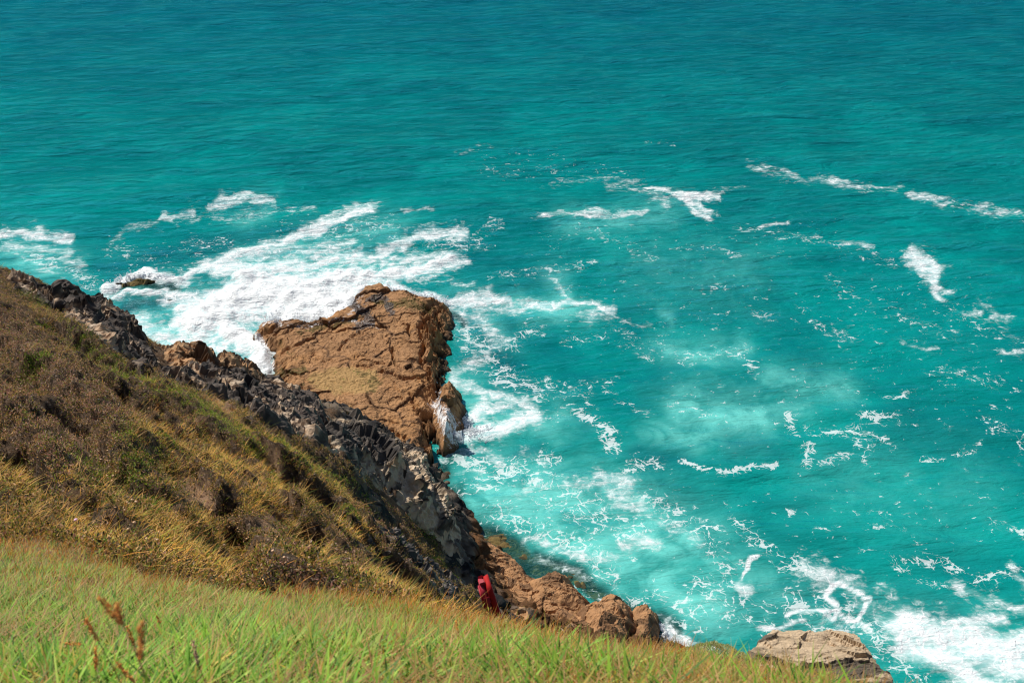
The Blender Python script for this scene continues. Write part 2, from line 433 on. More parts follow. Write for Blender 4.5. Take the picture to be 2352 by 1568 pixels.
FLECK = [  # thin broken foam film drifting in rafts
 ([(1340,960),(1380,990),(1420,1030)],20,.85), ([(1440,1080),(1510,1070)],18,.7), ([(1480,950),(1400,900)],16,.45), ([(1540,930),(1620,960)],14,.4),
 ([(1560,1060),(1620,1085),(1700,1088),(1780,1070)],9,.9), ([(1700,810),(1740,870)],14,.45), ([(1810,960),(1850,1030),(1870,1060)],16,.75), ([(1850,1060),(1950,1050)],14,.65), ([(1870,990),(2000,1000)],18,.55),
 ([(1980,960),(2040,970)],14,.75), ([(2020,1000),(2060,1030)],14,.6), ([(1960,1020),(1990,1060)],16,.6), ([(2130,1050),(2220,1040),(2260,1010)],8,.6), ([(2040,910),(2100,900)],10,.5),
 ([(1850,730),(1950,780)],12,.45), ([(1630,670),(1680,660)],9,.5),([(1740,710),(1790,720)],10,.55),([(1720,590),(1620,570)],9,.5), ([(1540,570),(1600,575)],7,.6),
 ([(1150,640),(1260,620),(1360,610)],18,.42), ([(1320,520),(1420,560),(1500,600)],22,.34), ([(1060,570),(1140,520)],16,.5), ([(1000,560),(1120,570)],14,.4),
 ([(1300,780),(1420,760),(1500,820)],30,.36), ([(1180,860),(1300,900),(1400,880)],30,.45), ([(1250,960),(1350,930)],28,.42), ([(1150,800),(1230,760)],26,.5),
 ([(1500,780),(1600,830),(1700,800)],24,.40), ([(1900,640),(2000,700)],26,.34), ([(2060,720),(2200,780)],30,.36),
 ([(1220,1100),(1350,1180),(1450,1230)],60,.52), ([(1150,1190),(1300,1250),(1420,1330)],46,.55), ([(1500,1150),(1620,1230),(1680,1330)],46,.48), ([(1600,1350),(1720,1400),(1800,1450)],46,.5), ([(1420,1380),(1600,1440)],40,.45),
 ([(1700,1210),(1780,1280),(1840,1300)],30,.62), ([(1780,1290),(1900,1330)],30,.6), ([(2000,1170),(2080,1210)],16,.4), ([(2100,1280),(2200,1290)],24,.5), ([(2060,1290),(2150,1340)],20,.5), ([(2280,1200),(2352,1230)],24,.4), ([(2230,1340),(2352,1300)],24,.5),
 ([(1830,1380),(2000,1450),(2080,1500)],60,.55), ([(1760,1470),(1900,1500)],24,.5), ([(2000,1500),(2100,1560)],24,.5), ([(2280,960),(2352,1010)],24,.42), ([(2150,860),(2300,880)],20,.4), ([(1600,900),(1660,1000)],40,.25),
 ([(1060,750),(1150,860),(1230,900)],40,.62), ([(1030,1040),(1150,1080),(1260,1060)],34,.62), ([(1020,1130),(1130,1120)],30,.5),
 ([(250,560),(340,600),(420,620)],30,.36), ([(60,590),(180,630),(210,660)],22,.6), ([(420,560),(520,560)],24,.42), ([(740,540),(900,510)],28,.5), ([(900,550),(1040,560)],22,.5),
 ([(1100,390),(1280,380),(1450,400)],26,.26), ([(1100,360),(1300,350)],14,.22), ([(1500,330),(1560,330)],8,.3), ([(1800,410),(2050,440)],16,.36), ([(2100,455),(2352,500)],18,.36), ([(1700,520),(1900,560),(2060,600)],18,.38), ([(2100,600),(2200,720),(2352,800)],24,.42),
 ([(1640,900),(2352,900)],160,.19), ([(1500,1200),(2352,1200)],160,.2), ([(1350,720),(2200,720)],110,.2), ([(1250,560),(1900,560)],70,.16), ([(1300,1380),(1800,1420)],60,.4), ([(260,600),(700,540)],60,.22),
]
MILK = [
 ([(1120,1130),(1280,1150),(1420,1190),(1560,1260)],70,.95), ([(1180,1190),(1350,1260),(1500,1340),(1620,1400)],62,.85), ([(1500,1230),(1640,1330)],50,.7), ([(1380,1330),(1560,1420)],40,.5),
 ([(1580,940),(1640,960),(1720,970)],42,.95), ([(1500,1000),(1600,1010)],28,.6), ([(1780,880),(1860,890),(1940,900)],28,.62), ([(1730,960),(1840,930)],34,.5),
 ([(1270,650),(1290,690),(1250,710)],24,.85), ([(1180,700),(1260,722),(1340,712)],20,.8), ([(1530,800),(1620,820),(1690,806)],24,.72), ([(1300,510),(1360,520),(1420,505)],20,.6), ([(1540,730),(1530,720)],16,.5),
 ([(50,600),(120,620)],40,.75), ([(1280,970),(1300,960)],30,.55), ([(1200,960),(1290,1000)],40,.5), ([(560,500),(600,480)],26,.35), ([(1450,500),(1540,480)],26,.45),
 ([(700,560),(900,530)],30,.45), ([(560,620),(850,600)],40,.7), ([(300,750),(500,740)],60,.85), ([(1050,720),(1130,760)],40,.5), ([(1060,900),(1160,960)],46,.6),([(1050,1060),(1150,1090)],40,.6),
 ([(1700,1430),(1900,1420)],46,.35), ([(2000,1440),(2352,1500)],60,.35), ([(1900,1100),(2200,1150)],90,.16), ([(1500,620),(1700,640)],60,.2), ([(1700,1310),(1800,1370)],46,.45),
]
DEEP = [
 ([(1080,740),(1130,800),(1180,840)],34,.8), ([(1180,760),(1260,800),(1330,860)],40,.55), ([(250,620),(380,590),(520,560)],28,.75), ([(420,560),(560,540),(720,520)],20,.55), ([(270,700),(330,700),(400,700)],14,.9),
 ([(1480,880),(1560,850)],30,.4), ([(1080,600),(1260,640)],34,.5), ([(1680,1020),(1780,1030)],26,.5), ([(1480,1050),(1560,1060)],26,.6), ([(1340,960),(1330,1000)],18,.4), ([(1760,1150),(1880,1180)],30,.35), ([(2140,1290),(2352,1290)],30,.4), ([(2150,1410),(2250,1420)],14,.5), ([(2000,1420),(2030,1440)],14,.4),
 ([(1530,1490),(1620,1500)],20,.6), ([(1350,900),(1450,930)],30,.4), ([(1200,1040),(1230,1030)],14,.6), ([(1440,740),(1460,760)],16,.4),([(1140,870),(1220,890)],20,.5),
]
SHALLOW = [
 ([(1010,1070),(1020,1110)],26,.75), ([(1030,1130),(1050,1190),(1090,1225)],30,.8), ([(1090,1225),(1150,1250),(1220,1300),(1300,1330)],34,1.0), ([(1240,1290),(1330,1330),(1380,1370)],28,.95), ([(1380,1370),(1440,1400),(1500,1430)],26,.9), ([(1500,1420),(1540,1450),(1550,1490)],24,.8),
 ([(1040,720),(1060,740)],16,.8), ([(270,660),(330,656),(400,660)],16,.8), ([(280,700),(400,690),(450,685)],14,.5), ([(360,760),(420,790)],20,.3), ([(880,640),(900,655)],12,.6), ([(1000,1060),(1060,1040)],14,.6),
]
FOAM = [(p, w * (1.0 if k < 26 else 1.25), s_ * (1.25 if k < 14 else .95)) for k, (p, w, s_) in enumerate(FOAM)]
# fan-shaped sea mesh, finer near the shore
yr = np.concatenate([[-400, -60, 0, 8], np.geomspace(14, 330, 620), np.geomspace(345, 9000, 40)])
uc = np.concatenate([np.linspace(-4, -.75, 26)[:-1], np.linspace(-.75, .75, 560), np.linspace(.75, 4, 26)[1:]])
YY, UU = np.meshgrid(yr, uc, indexing='ij')
XX = UU * np.maximum(YY, 14)
sx, sy = XX.ravel(), YY.ravel()
c5, s5 = math.cos(.10), math.sin(.10)
wx, wy = sx * c5 + sy * s5, -sx * s5 + sy * c5
fade = np.exp(-np.maximum(sy - 60, 0) / 160)
sea_z = (noise3(xyz(wx * .035, wy * .10), 1) * .42 + noise3(xyz(wx * .09 + 3, wy * .24), 2) * .26 + noise3(xyz(wx * .25, wy * .62), 3) * .13 + noise3(xyz(wx * .55, wy * 1.3), 4) * .055 * fade)
px_, py_, fw_ = PROJ(sx, sy, np.zeros_like(sx))
ok = (fw_ > 1) & (py_ > -40) & (py_ < 1750) & (px_ > -250) & (px_ < 2600)
jit = lambda k, a: fbm(xyz(sx * .45, sy * .30), 3, k) * a
PXj, PYj = px_ + jit(31, 26), py_ + jit(32, 13)
def paint(st, power=2.0):
    o = np.zeros(len(sx)); o[ok] = stroke_mask(PXj[ok], PYj[ok], st, power); return o
MILK = [(p, w * 1.25, s_) for p, w, s_ in MILK]
foam, fleck, milk, deep, shallow = paint(FOAM), paint(FLECK), paint(MILK, 1.6), paint(DEEP, 1.8), paint(SHALLOW)
heap = np.clip(foam - .75, 0, 1)
surf_mask = (px_ < 1250) & (py_ < 900)
sea_z += heap * surf_mask * (.75 + fbm(xyz(sx * .9, sy * .9), 4, 40) * .55) * np.where(py_ > 560, 1.0, .3)
deepoff = 1 - np.clip(shallow * 1.2, 0, 1)
sea_z *= .35 + .65 * deepoff
nt = NT("sea_water")
P = nt.pos()
aF, aK, aM, aD, aS = (nt.attr(k) for k in ("foam", "fleck", "milk", "deep", "shallow"))
rotv = nt.mapv(P, rot=(0, 0, -.10))
rip1 = nt.noise(nt.mapv(rotv, (.55, 1.5, 1)), 1.0, 6, .62, .4)
rip0 = nt.noise(nt.mapv(rotv, (.20, .62, 1)), 1.0, 5, .6, .5)
rip2 = nt.noise(nt.mapv(rotv, (1.8, 4.2, 1)), 1.0, 4, .6, .3)
big = nt.noise(nt.mapv(rotv, (.10, .26, 1)), 1.0, 4, .55, .6)
hgt = nt.math('ADD', nt.math('MULTIPLY', rip1, .72), nt.math('MULTIPLY', rip2, .13))
far0 = nt.ramp(nt.n("ShaderNodeSeparateXYZ", {0: P}).outputs[1], 50, 110, .26, 1.25)
hgt = nt.math('ADD', nt.math('MULTIPLY', nt.math('ADD', hgt, nt.math('MULTIPLY', rip0, 1.5)), far0), nt.math('MULTIPLY', big, .5))
nrm = nt.bump(hgt, 1.0, 1.0)
cl = nt.noise(P, .07, 5, .6, .8)
cl2 = nt.noise(P, .35, 5, .6, 1.2)
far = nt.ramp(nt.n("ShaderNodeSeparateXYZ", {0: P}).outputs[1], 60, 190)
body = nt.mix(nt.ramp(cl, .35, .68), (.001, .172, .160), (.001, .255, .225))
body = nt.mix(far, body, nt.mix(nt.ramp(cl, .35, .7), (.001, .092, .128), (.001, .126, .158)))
body = nt.mix(nt.math('MULTIPLY', nt.ramp(big, .4, .65), .35), body, (.0, .115, .12))
mk = nt.math('MULTIPLY', nt.math('MULTIPLY', aM, 1.15), nt.ramp(cl2, .3, .68, .30, 1.2), clamp=True)
body = nt.mix(mk, body, (.115, .49, .44))
body = nt.mix(nt.math('MULTIPLY', nt.ramp(aF, .35, 1.0), .75), body, (.40, .60, .60))
dk = nt.math('MULTIPLY', aD, nt.ramp(cl2, .3, .65, .6, 1.1), clamp=True)
body = nt.mix(nt.math('MULTIPLY', dk, .85, clamp=True), body, (.001, .075, .095))
# foam patterns
warp = nt.n("ShaderNodeVectorMath", {0: P, 1: nt.n("ShaderNodeVectorMath", {0: nt.noisec(P, .8, 4), 1: (1.7, 1.7, 0)}, operation='MULTIPLY').outputs[0]}, operation='ADD').outputs[0]
edge = nt.voro(warp, 1.05, 'DISTANCE_TO_EDGE').outputs[0]
edge2 = nt.voro(warp, 2.7, 'DISTANCE_TO_EDGE').outputs[0]
web = nt.math('MAXIMUM', nt.ramp(edge, .11, .0), nt.math('MULTIPLY', nt.ramp(edge2, .12, .0), .8))
fn = nt.noise(warp, 1.3, 8, .62, .5)
fn2 = nt.noise(P, 3.2, 6, .62, 1.0)
fn3 = nt.noise(nt.mapv(rotv, (.7, 1.9, 1)), 1.0, 7, .62, 1.2)
tex = nt.math('ADD', nt.math('MULTIPLY', fn, .55), nt.math('ADD', nt.math('MULTIPLY', fn2, .30), nt.math('MULTIPLY', fn3, .45)))
zs = nt.math('MULTIPLY', nt.math('SUBTRACT', tex, .65), 11.0)             # about -2 .. 2
zw = nt.math('ADD', nt.math('MULTIPLY', zs, .8), nt.math('MULTIPLY', web, 1.5))
dense = nt.ramp(nt.math('ADD', nt.math('MULTIPLY', aF, 3.3), zw), 2.45, 4.3)
soft = nt.math('MULTIPLY', nt.ramp(nt.math('ADD', nt.math('MULTIPLY', aF, 3.0), nt.math('MULTIPLY', zs, .8)), .7, 3.2), .75)
flk = nt.math('MULTIPLY', nt.ramp(nt.math('ADD', nt.math('MULTIPLY', aK, 3.0), zw), 2.55, 2.95), .60)
thin = nt.math('MULTIPLY', nt.math('MULTIPLY', nt.ramp(edge2, .05, .0), nt.ramp(aK, .2, .5)), nt.math('MULTIPLY', nt.ramp(fn, .42, .6), .55))
fo = nt.math('MAXIMUM', nt.math('MAXIMUM', dense, soft), nt.math('MAXIMUM', flk, thin))
fo = nt.math('MULTIPLY', fo, nt.ramp(nt.math('MAXIMUM', aF, aK), .02, .16), clamp=True)
col = nt.mix(fo, body, (.74, .77, .78))
rough = nt.math('ADD', .06, nt.math('MULTIPLY', fo, .7))
nrd = nt.bump(hgt, .70, 1.0)
fb = nt.bump(nt.math('ADD', nt.math('MULTIPLY', fn2, .5), fn), nt.math('MULTIPLY', dense, .8), .28, nrd)
fr = nt.n("ShaderNodeFresnel", {"IOR": 1.333, "Normal": nrm}).outputs[0]
dif = nt.n("ShaderNodeBsdfDiffuse", {"Color": col, "Normal": fb}).outputs[0]
glw = nt.n("ShaderNodeBsdfGlossy", {"Color": (.12, .78, 1.0, 1), "Roughness": .11, "Normal": nrm}).outputs[0]
surf = nt.n("ShaderNodeMixShader", {0: nt.math('MULTIPLY', fr, nt.math('SUBTRACT', 1.0, fo, clamp=True)), 1: dif, 2: glw}).outputs[0]
gl = nt.n("ShaderNodeBsdfGlossy", {"Color": (1, 1, 1, 1), "Roughness": .06, "Normal": nrm}).outputs[0]
tr = nt.n("ShaderNodeBsdfTransparent", {"Color": (.62, .86, .80, 1)}).outputs[0]
clear = nt.n("ShaderNodeMixShader", {0: fr, 1: tr, 2: gl}).outputs[0]
sh_f = nt.math('MULTIPLY', nt.math('MULTIPLY', nt.ramp(aS, .12, .85), .86), nt.math('SUBTRACT', 1.0, fo, clamp=True))
m_sea = nt.done(nt.n("ShaderNodeMixShader", {0: sh_f, 1: surf, 2: clear}).outputs[0])
q = grid_faces(len(yr), len(uc))
sea = np_mesh("sea", np.stack([sx, sy, sea_z], -1), q.ravel(), np.full(len(q), 4), m_sea, True,
              dict(foam=foam, fleck=fleck, milk=milk, deep=deep, shallow=shallow))
tag(sea, kind="structure")

# ------------------------------------------------------------------ rock materials
def rock_mat(name, light, dark, warm, dark_amt, stretch=(1, 1, 1), rot=(0, 0, 0), lichen=None, wet=True, rough=.85, bstr=.6):
    nt = NT(name)
    P = nt.pos(); v = nt.mapv(P, stretch, rot)
    cell = nt.attr("cell"); crack = nt.attr("crack")
    n1 = nt.noise(v, 1.1, 8, .65, .6); n2 = nt.noise(v, 5.5, 6, .7, .3); n3 = nt.noise(P, .45, 4, .6)
    c = nt.mix(nt.ramp(n1, .32, .68), light, warm)
    c = nt.mix(nt.math('MULTIPLY', nt.ramp(n2, .42, .72), .55), c, tuple(x * .62 for x in light))
    d = nt.math('ADD', nt.math('MULTIPLY', nt.ramp(nt.math('ADD', cell, nt.math('MULTIPLY', n1, .7)), 1.15 - dark_amt, 1.35 - dark_amt), .85), 0.0)
    c = nt.mix(d, c, dark)
    if lichen:
        c = nt.mix(nt.math('MULTIPLY', nt.ramp(nt.noise(P, 2.2, 7, .7), .60, .68), .8), c, lichen)
    c = nt.mix(nt.math('MULTIPLY', nt.ramp(crack, .10, .0), .75), c, tuple(x * .35 for x in dark))
    if wet:   # black tide band of wet weed just above the water
        z = nt.n("ShaderNodeSeparateXYZ", {0: P}).outputs[2]
        c = nt.mix(nt.math('MULTIPLY', nt.ramp(nt.math('ADD', z, nt.math('MULTIPLY', n1, .9)), 1.05, .55), .85), c, (.035, .026, .014))
    nm = nt.bump(nt.math('ADD', n2, nt.math('MULTIPLY', nt.noise(v, 16, 5, .7), .5)), bstr, .07)
    return nt.done(nt.bsdf(c, rough, nm, .25))

M_CRAG = rock_mat("slate_rock", (.46, .375, .275), (.038, .037, .040), (.38, .27, .17), .34, (.7, 1.5, 1.6), (0, 0, .9))  # dark blocks: black lichen, plus shadowed faces painted into the colour
M_CRAGD = rock_mat("dark_slate_rock", (.44, .35, .26), (.024, .024, .028), (.40, .25, .14), .52, (.7, 1.5, 1.6), (0, 0, .9))  # more of the dark blocks that paint in lichen and shadow
M_PALE = rock_mat("pale_slate_rock", (.54, .44, .32), (.06, .056, .055), (.48, .34, .21), .16, (.6, 1.8, 1.6), (0, 0, .95))
M_TAN = rock_mat("tan_rock", (.36, .235, .13), (.05, .042, .036), (.40, .20, .085), .16, (1, 1.4, 1.4), (0, 0, .3))
M_BROWN = rock_mat("brown_shore_rock", (.33, .18, .085), (.16, .085, .042), (.40, .21, .095), .14, (.8, 1.6, 1.5), (0, 0, -.25), rough=.8, bstr=.8)
M_OLIVE = rock_mat("weedy_rock", (.16, .105, .035), (.03, .03, .015), (.12, .10, .03), .3, wet=False)

def rock_rot(a):
    c, s = math.cos(a), math.sin(a)
    return lambda X, Y, Z, sc: xyz((X * c + Y * s) * sc[0], (-X * s + Y * c) * sc[1], Z * sc[2])

def relief(X, Y, Z, ang, levels, seed):
    """sum of blocky facet levels (size, stretch, amplitude); returns offset, crack closeness, cell value"""
    R = rock_rot(ang); off = np.zeros(len(X)); crack = np.full(len(X), 1.0); cell = np.zeros(len(X))
    wj = np.stack([noise3(xyz(X * .8, Y * .8, Z * .8), seed + 60 + k) for k in range(3)], -1) * .35
    for k, (size, st, amp) in enumerate(levels):
        sc = (1 / (size * st), 1 / size, 1.3 / size)
        h, e, r = facets(R(X + wj[:, 0], Y + wj[:, 1], Z + wj[:, 2], sc), seed + 20 * k, .65)
        off += h * amp
        crack = np.minimum(crack, e + .12 * k)
        if k == min(1, len(levels) - 1): cell = r
    return off, crack, cell

def cast_low(p):
    for k in range(14):
        r = cast(p[0], p[1] + 3 * k)
        if r is not None: return r
    return None

def crag(name, label, poly, mat, lift, levels, ang, seed, res=.065, group=None, fade=.7, jag=.45):
    L = [cast_low(p) for p in poly]
    pw = [(p[0], p[1]) for p in L if p is not None]
    A = np.array(pw); x0, y0 = A.min(0) - .9; x1, y1 = A.max(0) + .9
    xs, ys = np.arange(x0, x1, res), np.arange(y0, y1, res)
    X, Y = np.meshgrid(xs, ys); sh = X.shape; X, Y = X.ravel(), Y.ravel()
    sd = poly_sd(X, Y, pw) + fbm(xyz(X * .36 / jag, Y * .36 / jag), 3, seed + 5) * jag
    Z = ground(X, Y)
    e = .3
    nx = -(ground(X + e, Y) - ground(X - e, Y)) / (2 * e); ny = -(ground(X, Y + e) - ground(X, Y - e)) / (2 * e)
    nn = np.sqrt(nx * nx + ny * ny + 1); nx, ny, nz = nx / nn * .8, ny / nn * .8, 1 / nn + .2
    off, crack, cell = relief(X, Y, Z, ang, levels, seed)
    off += fbm(xyz(X * 1.8 / jag, Y * 1.8 / jag, Z * 1.8 / jag), 3, seed + 9) * .11 * jag
    f = sstep(-.1, fade, sd)
    d = f * (lift + off) - (1 - sstep(-1.1 * jag, .2 * jag, sd)) * 1.8 * jag - .06 * jag
    V = np.stack([X + nx * d, Y + ny * d, Z + nz * d], -1)
    q = grid_faces(*sh, keep=sd > -jag)
    V, q, at = compact(V, q, dict(cell=cell, crack=crack))
    o = np_mesh(name, V, q.ravel(), np.full(len(q), 4), mat, False, at)
    return tag(o, label, "rock", group)

SLATE = [(2.5, 2.2, .60), (1.0, 2.4, .26), (.42, 2.2, .15), (.17, 1.7, .075)]
crag("rock_crag", "dark jagged slate crag along the crest above the foaming inlet", [(14,632),(60,642),(130,665),(190,690),(245,696),(262,730),(320,768),(348,808),(372,838),(330,858),(268,815),(205,765),(150,725),(85,690),(20,655)],
     M_CRAGD, .35, SLATE, -.75, 101)
crag("rock_crag", "smooth tan boulder outcrop beside the white surf inlet, below the dark crest", [(372,822),(392,798),(432,790),(482,792),(496,830),(498,862),(440,862),(395,850)],
     M_TAN, .5, [(2.2, 1.3, .4), (.8, 1.5, .2), (.3, 1.4, .07)], .3, 131)
crag("rock_crag", "small orange-tan blocky rock next to the larger tan boulder", [(492,800),(520,792),(545,822),(580,845),(606,872),(570,884),(520,872),(500,858)],
     M_TAN, .55, [(1.2, 1.2, .5), (.5, 1.4, .2), (.25, 1.3, .08)], .3, 141)
crag("rock_crag", "black and grey broken crag between the tan boulders and the brown shelf", [(345,842),(400,852),(480,868),(570,884),(612,880),(645,902),(690,912),(725,938),(762,965),(770,1000),(735,1030),(660,1000),(590,965),(540,930),(470,905),(400,880)],
     M_CRAGD, .38, SLATE, -.75, 151)
crag("rock_crag", "grey flaky slate outcrop against the foot of the brown shelf", [(765,965),(830,968),(850,1003),(925,1024),(940,1050),(935,1110),(900,1140),(850,1105),(775,1050),(740,1025)],
     M_CRAG, .38, SLATE, -.75, 171)
crag("rock_crag", "pale tilted slate slabs stepping down to the green shallows", [(930,1030),(985,1075),(1000,1125),(1022,1155),(1050,1195),(1060,1235),(1064,1300),(1030,1280),(970,1215),(905,1150),(925,1100)],
     M_PALE, .40, [(1.3, 3.8, .36), (.55, 3.2, .26), (.25, 2.4, .15), (.12, 1.6, .06)], -.95, 191)

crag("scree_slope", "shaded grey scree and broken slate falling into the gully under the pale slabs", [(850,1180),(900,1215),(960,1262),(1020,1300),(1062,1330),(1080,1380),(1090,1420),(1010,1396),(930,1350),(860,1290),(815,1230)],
     rock_mat("scree_rock", (.19, .165, .145), (.04, .038, .04), (.16, .13, .105), .3), .12, [(1.2, 1.6, .30), (.45, 1.5, .2), (.2, 1.3, .1), (.1, 1.2, .05)], -.6, 211)  # base tones darkened so the gully's shade is in the colour

LEDGE = [(1732,1488,7.1),(1748,1473,7.3),(1775,1464,7.4),(1850,1468,7.4),(1958,1471,7.4),(1988,1492,7.2),(2008,1522,7.0),(2035,1548,6.8),(2056,1574,6.6),(2060,1640,5.7),(1900,1650,5.2),(1740,1640,5.2),(1670,1575,5.7),(1700,1512,6.6)]

def shore_rock(name, label, poly, mat, z0, top, edge, levels, ang, seed, res=.06, group=None, extra=None, noise=.35, drop=2.2, jag=.4, power=1.0, fine=1.0):
    """a rock standing in or beside the water; poly holds picture points, optional own z as third value"""
    L = [WZ(p[0], p[1], p[2] if len(p) > 2 else z0) for p in poly]
    pw = [(p[0], p[1]) for p in L]
    A = np.array(pw); x0, y0 = A.min(0) - .9; x1, y1 = A.max(0) + .9
    xs, ys = np.arange(x0, x1, res), np.arange(y0, y1, res)
    X, Y = np.meshgrid(xs, ys); sh = X.shape; X, Y = X.ravel(), Y.ravel()
    sd = poly_sd(X, Y, pw) + fbm(xyz(X * .7 / fine, Y * .7 / fine), 4, seed + 5) * jag
    Zb = np.full(len(X), float(z0))
    if any(len(p) > 2 for p in poly):
        w = 1 / ((X[:, None] - A[:, 0]) ** 2 + (Y[:, None] - A[:, 1]) ** 2 + .4) ** 1.3
        Zb = (w @ np.array([p[2] for p in L])) / w.sum(1)
    f = sstep(-.15 * fine, edge, sd) ** power
    off, crack, cell = relief(X, Y, Zb, ang, levels, seed)
    lo = fbm(xyz(X * .35, Y * .35), 3, seed + 7) * noise
    Z = Zb + f * top + (off + lo) * sstep(-.2 * fine, .9 * fine, sd) - (1 - sstep(-.55 * fine, .02 * fine, sd)) * drop
    at = dict(cell=cell, crack=crack, pool=np.zeros(len(X)), weed=np.zeros(len(X)), wet=np.zeros(len(X)), wash=np.zeros(len(X)))
    if extra: Z = extra(X, Y, Z, sd, at)
    hx = fbm(xyz(X * 1.1, Y * 1.1), 3, seed + 11) * .12 * fine; hy = fbm(xyz(X * 1.1, Y * 1.1), 3, seed + 12) * .12 * fine
    V = np.stack([X + hx, Y + hy, Z + fbm(xyz(X * 3.5 / fine ** .5, Y * 3.5 / fine ** .5), 4, seed + 13, .6) * .055 * fine], -1)
    q = grid_faces(*sh, keep=sd > -.55 * fine)
    V, q, at = compact(V, q, at)
    o = np_mesh(name, V, q.ravel(), np.full(len(q), 4), mat, False, at)
    return tag(o, label, "rock", group)

# brown shelf with sandy hollow, weed and washed edges
nt = NT("brown_shelf_rock")
P = nt.pos(); v = nt.mapv(P, (.8, 1.7, 1.5), (0, 0, -.25))
n1 = nt.noise(v, .8, 8, .65, .7); n2 = nt.noise(v, 4.5, 7, .7, .4); n3 = nt.noise(P, .35, 5, .6); n4 = nt.noise(P, 2.6, 7, .7, .4)
c = nt.mix(nt.ramp(n1, .32, .68), (.285, .148, .062), (.355, .188, .080))
c = nt.mix(nt.math('MULTIPLY', nt.ramp(n3, .50, .72), .6), c, (.42, .20, .062))
c = nt.mix(nt.math('MULTIPLY', nt.ramp(n2, .5, .75), .55), c, (.19, .10, .048))
c = nt.mix(nt.math('MULTIPLY', nt.ramp(nt.attr("cell"), .6, 1.0), .25), c, (.33, .17, .075))
c = nt.mix(nt.math('MULTIPLY', nt.ramp(nt.attr("crack"), .07, .0), .7), c, (.05, .022, .01))
pool = nt.attr("pool")
c = nt.mix(nt.ramp(nt.math('ADD', pool, nt.math('MULTIPLY', n4, .4)), .55, .85), c, (.34, .205, .075))
c = nt.mix(nt.math('MULTIPLY', nt.ramp(pool, .12, .6), nt.math('MULTIPLY', nt.ramp(nt.noise(P, 2.9, 6, .6), .60, .66), .8)), c, (.13, .15, .015))
weed = nt.attr("weed")
c = nt.mix(nt.math('MULTIPLY', nt.ramp(nt.math('ADD', nt.math('MULTIPLY', weed, .5), n4), .78, .90), .85), c, (.085, .062, .010))
wet = nt.attr("wet")
wf = nt.ramp(nt.math('ADD', nt.math('MULTIPLY', wet, .6), n4), .80, .95)
c = nt.mix(nt.math('MULTIPLY', wf, .8), c, (.035, .028, .026))
z = nt.n("ShaderNodeSeparateXYZ", {0: P}).outputs[2]
c = nt.mix(nt.math('MULTIPLY', nt.ramp(nt.math('ADD', z, nt.math('MULTIPLY', n1, .9)), 1.05, .60), .88), c, (.040, .024, .012))
wash = nt.attr("wash")
wv = nt.noise(nt.mapv(P, (1.2, 3.2, 1.0)), 2.4, 8, .7, .8)
ff = nt.math('MULTIPLY', nt.ramp(nt.math('ADD', nt.math('MULTIPLY', wash, .46), nt.math('MULTIPLY', nt.math('SUBTRACT', wv, .5), 1.9)), .18, .52), nt.ramp(wash, .05, .3))
c = nt.mix(ff, c, (.85, .87, .88))
nm = nt.bump(nt.math('ADD', n2, nt.math('MULTIPLY', nt.noise(v, 14, 6, .72), .6)), .75, .09)
M_SHELF = nt.done(nt.bsdf(c, nt.math('SUBTRACT', .78, nt.math('MULTIPLY', wf, .5)), nm, .3))

POOL = [([(735,870),(800,862),(850,872)],26,1.0), ([(770,888),(830,882)],22,.9), ([(760,938),(800,935)],16,.7)]
WEED = [([(930,700),(990,705)],16,.9), ([(1000,720),(1010,760)],10,.6), ([(690,762),(780,745),(850,720)],8,.8), ([(620,860),(700,850)],14,.8), ([(640,900),(700,880)],14,.6), ([(830,860),(870,880),(840,900)],14,.7), ([(900,800),(960,790)],30,.2), ([(980,870),(1010,900)],20,.4), ([(860,690),(900,700),(950,690)],14,.9), ([(640,790),(680,820)],14,.6)]
WET = [([(810,700),(840,720),(850,740),(820,750)],16,1.0), ([(840,690),(880,680),(900,720)],12,.9), ([(690,770),(720,790)],5,.5)]
WASH = [([(590,770),(610,800),(620,840),(612,872)],10,1.0), ([(640,738),(700,752),(780,735),(820,705),(830,680)],5,.5), ([(800,735),(850,745),(870,752)],4,.6), ([(600,745),(640,735)],5,.8),
        ([(1000,930),(1020,960),(1030,1000)],13,.9), ([(1010,920),(1045,990)],9,.8), ([(1012,885),(1030,905)],5,.8)]
CRK = [([(985,700),(968,740),(975,790),(965,830),(985,860)],6,.5), ([(900,800),(905,835)],3,.45), ([(930,740),(945,770)],3,.4), ([(880,850),(930,870),(975,862)],3,.3), ([(970,960),(990,1010),(1000,1040)],5,.6), ([(930,1000),(940,1040)],3,.4), ([(820,838),(880,835),(940,845)],3,.16), ([(780,800),(800,775),(830,765)],3,.22), ([(660,800),(720,775)],3,.3), ([(940,900),(960,950)],3,.3), ([(860,1000),(900,985),(930,1000)],3,.35)]
